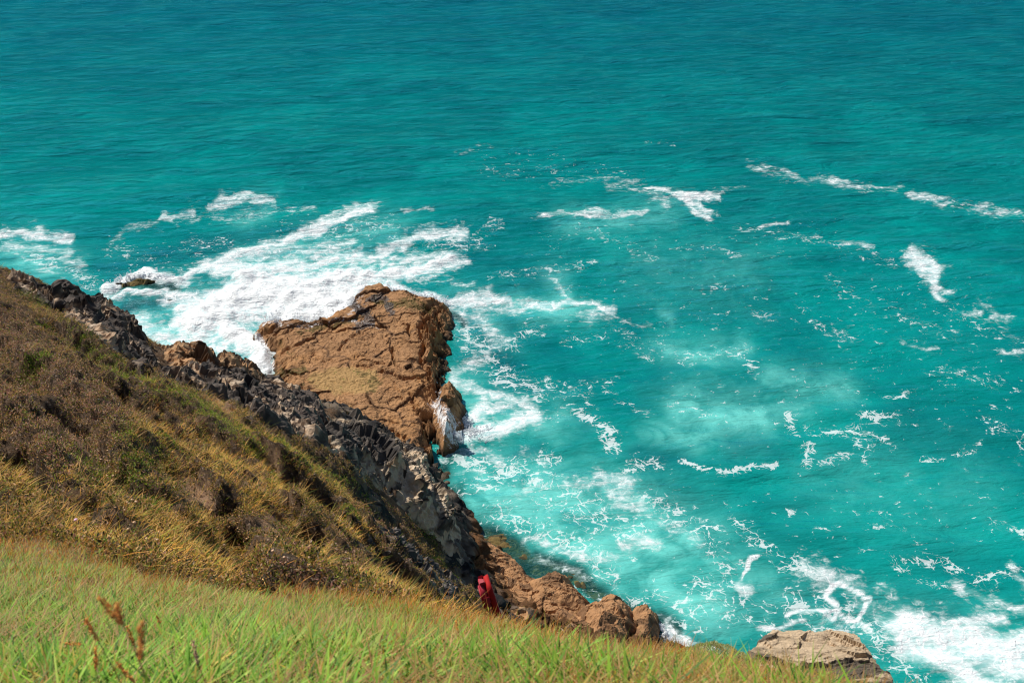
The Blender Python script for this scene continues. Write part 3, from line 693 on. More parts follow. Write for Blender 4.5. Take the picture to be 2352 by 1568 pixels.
def shelf_extra(X, Y, Z, sd, at):
    px, py, _ = PROJ(X, Y, Z)
    px = px + fbm(xyz(X * 1.4, Y * 1.4), 3, 71) * 7; py = py + fbm(xyz(X * 1.4, Y * 1.4), 3, 72) * 5
    at["pool"][:] = stroke_mask(px, py, POOL); at["weed"][:] = stroke_mask(px, py, WEED); at["wet"][:] = stroke_mask(px, py, WET); at["wash"][:] = stroke_mask(px, py, WASH)
    flat = np.clip(at["pool"] * 1.3, 0, 1)
    sm = 1.42 + fbm(xyz(X * .8, Y * .8), 2, 73) * .04
    Z = Z * (1 - flat) + sm * flat
    Z -= stroke_mask(px, py, CRK) * .9
    brk = stroke_mask(px, py, [([(1000,715),(990,760),(1000,830),(1005,890)],22,1.0), ([(985,960),(985,1050)],20,.8), ([(640,740),(610,760)],10,.5)])
    o2, c2, r2 = relief(X, Y, Z, 1.2, [(.8, 1.2, .9), (.35, 1.3, .4), (.16, 1.2, .16)], 340)
    Z += brk * (o2 - .15)
    at["crack"][:] = np.where(brk > .3, np.minimum(at["crack"], c2 + .02), at["crack"])
    return Z
SH = [(595,752,.5),(615,739,.6),(642,735,.7),(668,744,.5),(692,754,.3),(745,744,.2),(800,722,.1),(822,684,.1),(868,668,.2),(950,680,.4),(1000,700,.5),(1030,716,.2),(1034,745,.1),(1026,800,.1),(1030,860,.1),(1020,895,.1),(1012,930,.3),(1004,990,.2),(1006,1040,.1),(988,1082,.1),(930,1078,.6),(850,1040,.9),(750,990,.9),(670,930,.8),(605,885,.4),(634,862,.2),(622,815,.3),(596,782,.4)]
shore_rock("rock_shelf", "wide brown rock shelf jutting into the surf with a sandy hollow", SH, M_SHELF, .4, 1.05, 1.3, [(3.0, 1.4, .25), (1.1, 1.7, .12), (.42, 1.6, .05), (.17, 1.5, .022)], .55, 301, .052, None, shelf_extra, .30, 2.4, .6)
def nub_extra(X, Y, Z, sd, at):
    px, py, _ = PROJ(X, Y, Z)
    at["wash"][:] = stroke_mask(px, py, [([(1000,925),(1015,950),(1028,990),(1040,1010)],16,1.0), ([(1025,940),(1045,975)],10,.8)])
    return Z
shore_rock("shore_rock", "brown knob with white water cascading over it, joined to the shelf edge", [(1008,895,.5),(1035,893,.4),(1056,910,.2),(1062,945,.1),(1052,1000,.1),(1050,1026,.1),(1015,1040,.2),(1000,1010,.4),(1000,940,.7)],
           M_SHELF, .3, 1.1, .7, [(1.4, 1.2, .5), (.5, 1.4, .22), (.25, 1.3, .08)], .2, 331, .05, None, nub_extra, .2, 2.2, .3)
shore_rock("shore_rock", "low half-drowned dark rock with waves breaking over its back", [(232,672),(262,658),(320,648),(390,646),(424,652),(410,666),(340,668),(290,676)], M_OLIVE, -.25, .65, 1.2, [(1.4, 2, .25), (.5, 1.6, .12)], .1, 351, .08, None, None, .15, 2, .3)
shore_rock("shore_rock", "drowned rock showing as a dark patch in the white water of the inlet", [(360,702),(400,694),(450,692),(440,704),(390,712)], M_OLIVE, -.45, .55, .9, [(1.2, 2, .2), (.5, 1.6, .1)], .1, 361, .08, None, None, .1, 2, .3)

BOUL = [(1.8, 1.2, .34), (.7, 1.4, .13), (.3, 1.3, .055), (.13, 1.2, .032)]
LOW = [
 ("broad low brown rock apron at the cliff foot, partly in the cliff's shadow", [(1058,1222,1.2),(1100,1234,.9),(1142,1260,.6),(1192,1292,.5),(1216,1322,.3),(1236,1346,.6),(1300,1372,.9),(1330,1410,1.2),(1420,1470,1.4),(1450,1540,2.2),(1300,1560,3.2),(1180,1470,3.6),(1100,1400,3.4),(1066,1300,2.2)], M_BROWN, .35, 1.0),
 ("brown rounded rock crossed by the cliff shadow at the water's edge", [(1208,1350,.4),(1258,1331,.2),(1308,1336,.2),(1326,1366,.2),(1364,1388,.3),(1345,1410,.9),(1290,1420,1.2),(1220,1390,1.2)], M_BROWN, .85, .8, .55),
 ("large brown barnacled boulder with a dark cleft on its far side", [(1318,1418,.9),(1356,1396,.6),(1400,1380,.4),(1436,1390,.4),(1458,1420,.5),(1448,1462,.9),(1420,1490,1.2),(1360,1500,1.4),(1322,1462,1.3)], M_BROWN, 1.2, 1.1, .5),
 ("brown pitted boulder at the tip of the low rocks, wet at its foot", [(1456,1406,.2),(1490,1414,.1),(1510,1440,.1),(1517,1480,.1),(1502,1505,.4),(1450,1505,.7),(1444,1460,.6)], M_BROWN, .9, .7, .5),
 ("low brown rock peeping over the orange grass beside foamy water", [(1530,1495,.4),(1560,1488,.3),(1582,1500,.3),(1570,1530,.8),(1520,1530,.8)], M_BROWN, .6, .6),
 ("small dark wet rock in the swash off the boulder tip", [(1522,1442,-.1),(1540,1444,-.1),(1546,1460,-.1),(1528,1464,-.1)], M_OLIVE, .3, .5),
 ("pale brown rounded stone just below the orange grass edge", [(1290,1440,2.4),(1312,1432,2.2),(1328,1450,2.2),(1333,1480,2.6),(1302,1476,2.8)], M_TAN, .6, .6),
]
for k, (lb, poly, mt, top, ed, *pw_) in enumerate(LOW):
    shore_rock("shore_rock", lb, poly, mt, .5, top, ed, BOUL, .4 + .5 * k, 401 + 31 * k, .05, None, None, .15 if pw_ else .3, 2.5, .3, pw_[0] if pw_ else 1.0)

# ------------------------------------------------------------------ the land sheet
_sl = base_h(np.clip(TX, -46, 21), np.clip(TY, -15, 72))
rockness = sstep(1.6, 2.3, np.hypot(*np.gradient(_sl, GY, GX)))
rockness = np.maximum(rockness, sstep(6.5, 4.5, TZ) * (TY > 20)) * sstep(11, 15, TY + np.maximum(TX, 0) * .3)
px_, py_, _ = PROJ(TX.ravel(), TY.ravel(), TZ.ravel())
BARE = [([(430,1120),(470,1150)],22,.9), ([(620,1200),(640,1230)],26,1.0), ([(470,880),(530,930)],22,.8), ([(190,1030),(210,1060)],26,.7), ([(60,1275),(120,1290)],26,.9), ([(560,1100),(600,1110)],20,.6), ([(870,1080),(890,1100)],18,.7), ([(600,1060),(640,1080)],14,.6), ([(700,1340),(720,1350)],14,.6), ([(150,990),(120,970)],14,.5), ([(900,1150),(930,1190)],14,.6)]
bare = stroke_mask(px_, py_, BARE)
# shattered rock on the steep faces
fx, fy, fz = TX.ravel(), TY.ravel(), TZ.ravel()
rk = rockness.ravel() * ((fx > -28) & (fx < 20) & (fy > 8) & (fy < 60)) * sstep(9.5, 13, fy + np.maximum(fx, 0) * .8)
sel = rk > .02
offs = np.zeros(len(fx)); crk = np.ones(len(fx)); cel = np.zeros(len(fx))
o_, c_, r_ = relief(fx[sel], fy[sel], fz[sel], -.75, [(1.6, 1.6, .40), (.7, 1.6, .26), (.34, 1.4, .14)], 501)
offs[sel] = o_; crk[sel] = c_; cel[sel] = r_
gy_, gx_ = np.gradient(TZ, GY, GX)
nn = np.sqrt(gx_ ** 2 + gy_ ** 2 + 1).ravel()
LX, LY, LZ = fx - gx_.ravel() / nn * offs * rk, fy - gy_.ravel() / nn * offs * rk, fz + offs * rk / nn
nt = NT("cliff_top_ground")
P = nt.pos()
n1 = nt.noise(P, 1.3, 7, .65, .4); n2 = nt.noise(P, 7, 6, .7); n3 = nt.noise(P, 28, 4, .7)
soil = nt.mix(nt.ramp(n1, .35, .65), (.055, .040, .026), (.17, .105, .062))  # soil toned dark, painting in the shadow between plants
soil = nt.mix(nt.math('MULTIPLY', nt.ramp(n2, .45, .7), .6), soil, (.30, .19, .11))
soil = nt.mix(nt.math('MULTIPLY', nt.ramp(nt.noise(P, 11, 5, .7), .58, .64), .8), soil, (.46, .36, .28))
soil = nt.mix(nt.math('MULTIPLY', nt.ramp(nt.noise(P, 5, 5, .7), .54, .62), .8), soil, (.030, .024, .020))  # dark speckle painted for shaded spots among the clumps
soil = nt.mix(nt.math('MULTIPLY', nt.attr("bare"), nt.ramp(n2, .2, .6, .5, 1.0)), soil, (.52, .32, .19))
cell = nt.attr("cell")
rk_c = nt.mix(nt.ramp(nt.math('ADD', cell, nt.math('MULTIPLY', n1, .7)), .75, 1.05), (.24, .19, .145), (.04, .037, .037))
rk_c = nt.mix(nt.math('MULTIPLY', nt.ramp(nt.attr("crack"), .1, 0), .7), rk_c, (.015, .014, .014))
z = nt.n("ShaderNodeSeparateXYZ", {0: P}).outputs[2]
xx = nt.n("ShaderNodeSeparateXYZ", {0: P}).outputs[0]
rk_c = nt.mix(nt.math('MULTIPLY', nt.ramp(z, 4.6, 3.2), nt.ramp(xx, -2.6, -1.8)), rk_c, nt.mix(nt.ramp(n2, .35, .65), (.25, .122, .05), (.14, .07, .032)))
cc = nt.mix(nt.ramp(nt.math('ADD', nt.attr("rock"), nt.math('MULTIPLY', n2, .3)), .35, .6), soil, rk_c)
cc = nt.mix(nt.ramp(z, .4, -.4), cc, nt.mix(nt.ramp(n1, .4, .6), (.13, .105, .04), (.20, .17, .085)))
M_LAND = nt.done(nt.bsdf(cc, .9, nt.bump(nt.math('ADD', n2, nt.math('MULTIPLY', n3, .6)), 1.0, .16), .2))
q = grid_faces(len(GY), len(GX))
land = np_mesh("hillside", np.stack([LX, LY, LZ], -1), q.ravel(), np.full(len(q), 4), M_LAND, True, dict(rock=rk, bare=bare, cell=cel, crack=crk))
tag(land, kind="structure")

shore_rock("rock_crag", "flat-topped tan ledge streaked with dark lichen, at the grass edge above foam patches", [(a, b, W(a, b, c)[2]) for a, b, c in LEDGE],
     rock_mat("lichen_rock", (.60, .46, .31), (.06, .052, .045), (.54, .40, .25), .46, (1.2, 5, 5), (0, 0, -.15), (.36, .14, .035), False, .85, .7), 28.5, .03, .10,
     [(.9, 3.2, .16), (.36, 2.8, .09), (.13, 2.2, .04), (.05, 1.6, .014)], -.15, 231, .016, None, None, .06, 1.6, .05, 1.0, .15)

# ------------------------------------------------------------------ plants: builders
def leaf_mat(name, trans=.35, rough=.55, spec=.25):
    nt = NT(name)
    c = nt.attrc("col")
    d = nt.bsdf(c, rough, None, spec)
    t = nt.n("ShaderNodeBsdfTranslucent", {"Color": c}).outputs[0]
    return nt.done(nt.n("ShaderNodeMixShader", {0: trans, 1: d, 2: t}).outputs[0])
M_LEAF = leaf_mat("living_leaf", .35)
M_DRY = leaf_mat("dry_grass_blade", .35, .6)

def blades_geo(B, h, w, az, lean, droop, col, segs=3, tipcol=None):
    """curved tapering blades; B (N,3)"""
    n = len(B); dx, dy = np.cos(az), np.sin(az)
    sx_, sy_ = -dy, dx
    V = []; C = []
    for k in range(segs + 1):
        t = k / segs
        hor = h * (lean * t + droop * t * t); up = h * (t - .35 * droop * t * t)
        cx, cy, cz = B[:, 0] + dx * hor, B[:, 1] + dy * hor, B[:, 2] + up
        ww = w * (1 - t * t) * .5 * (0.7 + .6 * min(t * 3, 1))
        cc = col * (.75 + .25 * t) if tipcol is None else col * (1 - t) + tipcol * t
        if k < segs:
            V += [np.stack([cx - sx_ * ww, cy - sy_ * ww, cz], -1), np.stack([cx + sx_ * ww, cy + sy_ * ww, cz], -1)]; C += [cc, cc]
        else:
            V.append(np.stack([cx, cy, cz], -1)); C.append(cc)
    m = 2 * segs + 1
    V = np.stack(V, 1).reshape(-1, 3); C = np.stack(C, 1).reshape(-1, 3)
    base = (np.arange(n) * m)[:, None]
    pat = []; cnt = []
    for k in range(segs - 1):
        a = 2 * k; pat += [a, a + 1, a + 3, a + 2]; cnt.append(4)
    a = 2 * (segs - 1); pat += [a, a + 1, a + 2]; cnt.append(3)
    return V, (base + np.array(pat)).ravel(), np.tile(cnt, n), C

def leaves_geo(B, D, Nn, ln, wd, col):
    """flat pointed leaves from B along D"""
    S = np.cross(D, Nn); S /= np.linalg.norm(S, axis=1)[:, None] + 1e-9
    ln = ln[:, None]; wd = wd[:, None]
    V = np.stack([B, B + D * ln * .55 + S * wd * .5, B + D * ln, B + D * ln * .55 - S * wd * .5], 1).reshape(-1, 3)
    n = len(B); f = (np.arange(n) * 4)[:, None] + np.arange(4)
    return V, f.ravel(), np.full(n, 4), np.repeat(col, 4, axis=0)

def rand_dirs(n, up=.5):
    d = RNG.normal(size=(n, 3)); d[:, 2] = np.abs(d[:, 2]) + up
    return d / np.linalg.norm(d, axis=1)[:, None]

def pal(n, cols, jitter=.15, wts=None):
    cols = np.array(cols); k = RNG.choice(len(cols), n, p=wts)
    return cols[k] * (1 + RNG.normal(size=(n, 1)) * jitter).clip(.5, 1.6)

def edge_y(x):
    return np.interp(x, [-9, -6, -2.7, -.2, .9, 2, 3.2], [10.5, 9.2, 8.1, 8.1, 6.7, 6.2, 6.0])

# near bank
def bank_points(n, p=1.6, d0=3.2):
    x = RNG.uniform(-9.5, 3.6, n); y = RNG.uniform(1.6, 10.5, n)
    z = ground(x, y); d = np.sqrt(x * x + y * y + (H - z) ** 2)
    px, py, _ = PROJ(x, y, z)
    k = (RNG.random(n) < np.minimum(1, (d0 / d) ** p)) & (y < edge_y(x) + .35 + .7 * fbm(xyz(x * 1.3, y * 1.3), 2, 899)) & (px > -260) & (px < 2560) & (py < 1800)
    return x[k], y[k], z[k], px[k], py[k], d[k]

LUSH = [([(0,1285),(200,1290),(400,1320),(620,1400),(850,1430)],38,1.0), ([(0,1400),(300,1430),(560,1500)],70,.9), ([(0,1540),(300,1560),(650,1560)],60,.95), ([(560,1500),(800,1550)],50,.8), ([(880,1450),(960,1440)],40,.75), ([(960,1530),(1080,1520),(1150,1560)],40,.9), ([(1120,1470),(1180,1490)],20,.5), ([(1370,1505),(1450,1490)],18,.8), ([(1250,1540),(1420,1560)],26,.5), ([(1560,1530),(1640,1560)],20,.3)]
OUT = [(1550,1480),(1700,1430),(2120,1430),(2120,1572),(1900,1566),(1780,1556),(1700,1552),(1590,1550)]
x, y, z, px, py, d = bank_points(1300000)
clump = fbm(xyz(x * 2.2, y * 2.2), 3, 900)
lush = stroke_mask(px + clump * 25, py + clump * 18, LUSH)
edge_d = edge_y(x) - y
lush *= 1 - .75 * sstep(1.5, 0, edge_d + clump * .6)
k = RNG.random(len(x)) < np.clip(.10 + lush * 1.05 + clump * .25, .02, 1) * .95
x1, y1, z1, c1, l1, d1 = x[k], y[k], z[k], clump[k], lush[k], d[k]
n = len(x1)
az = RNG.uniform(0, 6.283, n); wide = 1 + .3 * sstep(6, 4, d1); h = wide * RNG.uniform(.035, .10, n) * (.8 + .5 * np.clip(c1, -.6, 1)); lean = RNG.uniform(.3, 1.9, n)
cg = pal(n, [(.17, .36, .030), (.28, .47, .045), (.40, .52, .08), (.08, .18, .025), (.48, .36, .06)], .2, [.3, .28, .17, .15, .10])
cg *= (1 + .25 * fbm(xyz(x1 * 1.1, y1 * 1.1), 3, 903))[:, None].clip(.55, 1.5)
V, f, ct, C = blades_geo(np.stack([x1, y1, z1 - .01], -1), h, wide * RNG.uniform(.0035, .0085, n), az, lean, RNG.uniform(.1, .7, n), cg)
tag(np_mesh("grass", V, f, ct, M_LEAF, True, None, None, C), "lush bright green broad-bladed grass covering the near bank", "grass", kind="stuff")
outc = poly_sd(px, py, OUT) > 0
k = (RNG.random(len(x)) < np.clip(.60 - lush * .54 + clump * .35 + sstep(2.6, .2, edge_d) * .55, .05, 1) * .5) & ~(outc & (RNG.random(len(x)) < .93))
x2, y2, z2, c2, e2 = x[k], y[k], z[k], clump[k], edge_d[k]
n = len(x2)
h = RNG.gamma(6, .028, n) * (.5 + .5 * sstep(4.0, 8.5, d[k])) * (.75 + .35 * np.clip(c2, -.6, 1)) * (.85 + .3 * sstep(1.5, 0, e2))
az = RNG.normal(.4, 1.2, n)
cd = pal(n, [(.54, .19, .030), (.44, .14, .020), (.56, .28, .07), (.34, .21, .03), (.17, .24, .03), (.58, .38, .17)], .2, [.28, .22, .18, .14, .10, .08])
V, f, ct, C = blades_geo(np.stack([x2, y2, z2 - .01], -1), h, RNG.uniform(.0022, .0045, n), az, RNG.uniform(.02, .45, n), RNG.uniform(0, .55, n), cd * 1.15, 3, cd * 1.5)
tag(np_mesh("dry_grass", V, f, ct, M_DRY, True, None, None, C), "orange and straw-coloured dry grass fringing the near bank's edge", "grass", kind="stuff")
# flattened thatch
k = RNG.random(len(x)) < .35
x3, y3, z3 = x[k], y[k], z[k]; n = len(x3)
V, f, ct, C = blades_geo(np.stack([x3, y3, z3 + .005], -1), RNG.uniform(.015, .05, n), RNG.uniform(.003, .006, n), RNG.uniform(0, 6.28, n), RNG.uniform(1.5, 5, n), RNG.uniform(0, .5, n),
                         pal(n, [(.46, .27, .09), (.34, .19, .05), (.24, .27, .045), (.50, .32, .13)], .2), 2)
tag(np_mesh("matted_grass", V, f, ct, M_DRY, True, None, None, C), "matted straw and dead blades between the green tufts", "grass", kind="stuff")

# the slope beyond the bank
n = 1500000
x = RNG.uniform(-31, 1.2, n); y = RNG.uniform(8, 50.5, n)
z = ground(x, y); px, py, _ = PROJ(x, y, z)
rk_at = rk.reshape(TZ.shape)[np.clip(np.searchsorted(GY, y) - 1, 0, len(GY) - 1), np.clip(np.searchsorted(GX, x) - 1, 0, len(GX) - 1)]
k = (y > edge_y(x)) & (px > -160) & (px < 1300) & (py < 1500) & (py > 560) & (z > 3.2)
d = np.sqrt(x * x + y * y + (H - z) ** 2)
k &= RNG.random(n) < np.minimum(1, (22 / d) ** 1.2)
x, y, z, px, py, d, rk_at = x[k], y[k], z[k], px[k], py[k], d[k], rk_at[k]
cl1 = fbm(xyz(x * .9, y * .9), 3, 910); cl2 = fbm(xyz(x * 2.6, y * 2.6), 3, 911)
pxj, pyj = px + cl1 * 22, py + cl1 * 16
WIRY = [([(340,975),(420,1010),(520,1050),(600,1090),(660,1150)],44,1.0), ([(420,1090),(520,1110),(600,1160)],40,.75), ([(640,1180),(690,1230),(720,1290)],26,1.0), ([(560,1330),(600,1290)],20,.6), ([(0,1105),(90,1100),(170,1150),(260,1195),(400,1205)],36,1.0),
        ([(0,1190),(200,1230),(400,1270),(550,1310)],40,.9), ([(460,1190),(540,1260)],26,.6), ([(740,1130),(790,1180),(810,1220)],28,.9), ([(850,1330),(890,1360),(930,1380)],26,.9), ([(60,700),(110,735),(170,780)],12,.9), ([(470,900),(540,960)],20,.85), ([(560,980),(650,1040),(720,1090)],20,.6), ([(860,1260),(880,1290)],14,.5), ([(960,1400),(1040,1410)],18,.7), ([(200,790),(330,870),(420,920)],14,.5)]
HERB = [([(60,665),(80,690),(110,700)],9,.8), ([(150,760),(220,815),(290,860),(370,895),(450,935),(530,985),(610,1030)],15,1.0), ([(590,1025),(630,1080),(655,1120)],15,1.0), ([(640,1020),(700,1060),(760,1095),(840,1140)],13,.8), ([(280,1000),(330,1030),(360,1060)],20,.7), ([(350,1140),(370,1180)],14,.6), ([(300,1080),(330,1130)],16,.55), ([(95,835),(80,870)],16,.7), ([(200,1060),(240,1110)],20,.55), ([(880,1350),(870,1320)],12,.6)]
PINK = [([(0,740),(60,800),(140,880),(240,940)],60,.8), ([(0,900),(80,960),(150,1010)],60,.8), ([(250,940),(400,980),(520,1000)],26,.6), ([(840,1150),(900,1220),(930,1280)],34,.7), ([(780,1230),(820,1290)],34,.6), ([(330,820),(390,870)],14,.5), ([(650,1330),(760,1360)],24,.6), ([(20,1020),(140,1070)],30,.6)]
HERB = [(p, w * 1.3, min(1.1, s_ * 1.15)) for p, w, s_ in HERB]
wiry, herb, pink = stroke_mask(pxj, pyj, WIRY), stroke_mask(pxj, pyj, HERB), stroke_mask(pxj, pyj, PINK)
CRAGS_P = [[(14,628),(190,688),(262,725),(348,800),(395,790),(520,790),(606,870),(690,905),(830,963),(985,1070),(1060,1230),(1064,1300),(970,1215),(905,1150),(775,1050),(660,1000),(540,930),(400,885),(268,815),(150,725),(20,655)]]
oncrag = poly_sd(px, py, CRAGS_P[0]) > 4
clear_ = ~oncrag & ~((rk_at > .5) & (RNG.random(len(x)) < .85))
bare_p = stroke_mask(pxj, pyj, BARE)
r = RNG.random(len(x))
k = clear_ & (r < np.clip(wiry * 1.1 + cl2 * .35 - .12 - bare_p * .9, 0.02, 1) * .62)
B = np.stack([x[k], y[k], z[k] - .02], -1); n = len(B)
tus = np.clip(.8 + cl2[k] * .9, .3, 1.7)
cw = pal(n, [(.46, .23, .045), (.30, .20, .022), (.13, .16, .012), (.52, .31, .11), (.40, .16, .022)], .2, [.27, .26, .22, .15, .10])
cw *= (1 + .7 * fbm(xyz(B[:, 0] * .7, B[:, 1] * .7), 2, 915))[:, None].clip(.4, 1.6)
V, f, ct, C = blades_geo(B, RNG.uniform(.12, .30, n) * tus, RNG.uniform(.005, .010, n), RNG.normal(.1, .9, n), RNG.uniform(.1, .8, n), RNG.uniform(.2, 1.0, n), cw * 1.1, 3, cw * 1.9)
tag(np_mesh("wiry_grass", V, f, ct, M_DRY, True, None, None, C), "wiry tan and olive fescue tussocks draped over the slope below the bank", "grass", kind="stuff")
# low ground cover: little leaf rosettes in pinkish brown, olive and green
k = clear_ & (RNG.random(len(x)) < np.clip(.40 + cl2 * 1.25 + cl1 * .2 + .12 * pink - bare_p * .9 - .25 * (wiry > .6), 0.0, 1))
B = np.stack([x[k], y[k], z[k]], -1); hb = herb[k] + .15 * cl1[k]; pk = pink[k] + .25 * cl2[k]; n = len(B)
per = 3
B = np.repeat(B, per, 0); hb = np.repeat(hb, per); pk = np.repeat(pk, per); n = len(B)
lift = (np.repeat(np.clip(cl2[k] + .25, 0, 1), per)) * RNG.uniform(.45, 1, n) * .36
B = B + RNG.normal(size=(n, 3)) * np.array([.03, .03, 0]); B[:, 2] += lift
col = pal(n, [(.42, .23, .065), (.22, .23, .03), (.50, .30, .15), (.045, .05, .02)], .3)  # near-black share paints in shade between the leaf clumps
u = RNG.random(n)
col = np.where((u < np.clip(hb * .9, 0, .95))[:, None], pal(n, [(.20, .30, .03), (.29, .38, .045), (.10, .16, .02), (.38, .38, .06)], .2), col)
col = np.where(((u > 1 - np.clip(pk * .55, 0, .6)))[:, None], pal(n, [(.40, .19, .14), (.50, .28, .20), (.25, .11, .09), (.60, .42, .30)], .2), col)
V, f, ct, C = leaves_geo(B, rand_dirs(n, .35), rand_dirs(n, 0), RNG.uniform(.03, .075, n), RNG.uniform(.012, .03, n), col)
tag(np_mesh("ground_cover", V, f, ct, M_LEAF, False, None, None, C), "low mat of pinkish brown and olive cliff plants covering the slope", "ground cover", kind="stuff")
# thin upright stalks
k = clear_ & (RNG.random(len(x)) < .012 + .03 * (herb > .4))
B = np.stack([x[k], y[k], z[k]], -1); n = len(B)
V, f, ct, C = blades_geo(B, RNG.uniform(.15, .45, n), RNG.uniform(.006, .010, n), RNG.normal(.3, .8, n), RNG.uniform(.05, .6, n), RNG.uniform(0, .3, n), pal(n, [(.16, .18, .05), (.30, .22, .10), (.22, .2, .08)], .2), 2)
tag(np_mesh("stalks_ground_cover", V, f, ct, M_DRY, True, None, None, C), "thin upright stalks scattered through the low cliff plants", "ground cover", kind="stuff")

# ------------------------------------------------------------------ single plants
def thing(name, label, cat, loc, group=None):
    o = bpy.data.objects.new(name, None); o.location = loc; o.empty_display_size = .1
    link(o); return tag(o, label, cat, group)

def shrub(name, label, px, py, r, cols, hgt=.6, n=420, leaf=(.05, .025), group="green bushes dotted over the slope"):
    p = cast_low((px, py))
    t = thing(name, label, "plant", tuple(p), group)
    u = RNG.normal(size=(n, 3)); u /= np.linalg.norm(u, axis=1)[:, None]
    u[:, 2] = np.abs(u[:, 2])
    rad = r * RNG.uniform(.45, 1.0, n) ** .6
    lump = 1 + .35 * noise3(u * 2.3 + px * .01, 70)
    B = u * (rad * lump)[:, None]; B[:, 2] *= hgt
    B[:, 2] += ground(p[0] + B[:, 0], p[1] + B[:, 1]) - p[2] - .03
    D = u + rand_dirs(n, .5) * .9; D /= np.linalg.norm(D, axis=1)[:, None]
    V, f, ct, C = leaves_geo(B, D, rand_dirs(n, 0), RNG.uniform(.7, 1.4, n) * leaf[0], RNG.uniform(.7, 1.3, n) * leaf[1], pal(n, cols, .2))
    np_mesh("foliage", V, f, ct, M_LEAF, False, None, t, C)
    m = 26; a = RNG.uniform(0, 6.28, m); rr = r * RNG.uniform(.1, .8, m)
    Bs = np.stack([np.cos(a) * rr * .4, np.sin(a) * rr * .4, ground(p[0] + np.cos(a) * rr * .4, p[1] + np.sin(a) * rr * .4) - p[2] - .04], -1)
    V, f, ct, C = blades_geo(Bs, r * hgt * RNG.uniform(.7, 1.3, m), np.full(m, .012), a, RNG.uniform(.2, .8, m), np.full(m, .2), pal(m, [(.16, .11, .05), (.12, .12, .04)], .2), 2)
    np_mesh("stem", V, f, ct, M_LEAF, True, None, t, C)
    return t
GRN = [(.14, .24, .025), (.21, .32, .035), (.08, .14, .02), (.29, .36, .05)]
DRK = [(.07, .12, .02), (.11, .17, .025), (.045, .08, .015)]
SHRUBS = [
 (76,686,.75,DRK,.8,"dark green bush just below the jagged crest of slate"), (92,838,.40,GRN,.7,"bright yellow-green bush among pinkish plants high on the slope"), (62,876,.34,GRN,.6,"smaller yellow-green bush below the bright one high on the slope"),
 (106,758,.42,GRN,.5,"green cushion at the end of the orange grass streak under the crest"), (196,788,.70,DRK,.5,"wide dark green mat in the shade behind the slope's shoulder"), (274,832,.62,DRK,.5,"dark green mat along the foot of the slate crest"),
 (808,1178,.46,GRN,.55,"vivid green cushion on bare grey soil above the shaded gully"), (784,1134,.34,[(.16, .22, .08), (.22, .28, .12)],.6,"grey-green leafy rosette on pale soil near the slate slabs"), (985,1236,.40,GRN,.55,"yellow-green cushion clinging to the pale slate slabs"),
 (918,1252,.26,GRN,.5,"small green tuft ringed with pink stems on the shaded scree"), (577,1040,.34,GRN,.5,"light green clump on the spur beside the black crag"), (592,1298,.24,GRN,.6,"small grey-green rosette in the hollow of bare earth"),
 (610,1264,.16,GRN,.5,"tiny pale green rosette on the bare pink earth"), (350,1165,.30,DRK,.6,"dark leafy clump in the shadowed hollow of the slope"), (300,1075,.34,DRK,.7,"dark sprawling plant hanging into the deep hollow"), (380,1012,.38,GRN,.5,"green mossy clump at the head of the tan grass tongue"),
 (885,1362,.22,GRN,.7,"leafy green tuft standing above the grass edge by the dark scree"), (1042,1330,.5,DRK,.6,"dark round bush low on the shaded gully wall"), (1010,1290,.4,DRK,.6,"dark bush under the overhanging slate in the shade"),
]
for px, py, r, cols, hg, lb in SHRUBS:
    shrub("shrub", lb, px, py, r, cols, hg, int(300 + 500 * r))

# grey-green cushion bush at the tan outcrop
p = cast_low((1660, 1524)); t = thing("cushion_shrub", "dense grey-green cushion shrub with small upright leaves beside the tan outcrop", "shrub", tuple(p))
n = 9000
a = RNG.uniform(0, 6.283, n); q_ = np.sqrt(RNG.random(n)); ux, uy = np.cos(a) * q_ * .47, np.sin(a) * q_ * .34
hh = .19 * np.clip(1 - q_ ** 2.4, 0, 1) * (1 + .35 * noise3(xyz(ux * 9, uy * 9), 88)) - .01
B = np.stack([ux, uy, ground(p[0] + ux, p[1] + uy) - p[2] + hh], -1)
D = rand_dirs(n, 1.1)
V, f, ct, C = leaves_geo(B, D, rand_dirs(n, 0), RNG.uniform(.018, .034, n), RNG.uniform(.005, .009, n), pal(n, [(.50, .54, .27), (.40, .45, .18), (.60, .60, .36), (.26, .31, .10), (.46, .42, .15)], .15))
np_mesh("foliage", V, f, ct, M_LEAF, False, None, t, C)
# thrift: round dry flower heads on thin stems
def tube(pts, radii, k=6):
    pts = [Vector(p) for p in pts]; V = []; F = []
    for i, p in enumerate(pts):
        d = (pts[min(i + 1, len(pts) - 1)] - pts[max(i - 1, 0)]).normalized()
        s_ = d.orthogonal().normalized(); u_ = d.cross(s_)
        for j in range(k):
            a = 6.2832 * j / k; V.append(tuple(p + (s_ * math.cos(a) + u_ * math.sin(a)) * radii[i]))
    for i in range(len(pts) - 1):
        for j in range(k):
            F.append((i * k + j, i * k + (j + 1) % k, (i + 1) * k + (j + 1) % k, (i + 1) * k + j))
    F.append(tuple(range(k))[::-1]); F.append(tuple((len(pts) - 1) * k + j for j in range(k)))
    return V, F
def py_mesh(name, V, F, mat, parent=None, smooth=True):
    me = bpy.data.meshes.new(name); me.from_pydata(V, [], F); me.update()
    for p in me.polygons: p.use_smooth = smooth
    me.materials.append(mat)
    o = bpy.data.objects.new(name, me); link(o, parent); return o
def plain(name, col, rough=.7, var=.25, sc=30, spec=.3):
    nt = NT(name); P = nt.n("ShaderNodeTexCoord").outputs["Object"]
    n_ = nt.noise(P, sc, 4, .6)
    return nt.done(nt.bsdf(nt.mix(nt.ramp(n_, .3, .7), tuple(c * (1 - var) for c in col), tuple(min(1, c * (1 + var)) for c in col)), rough, nt.bump(n_, .15, .01), spec))
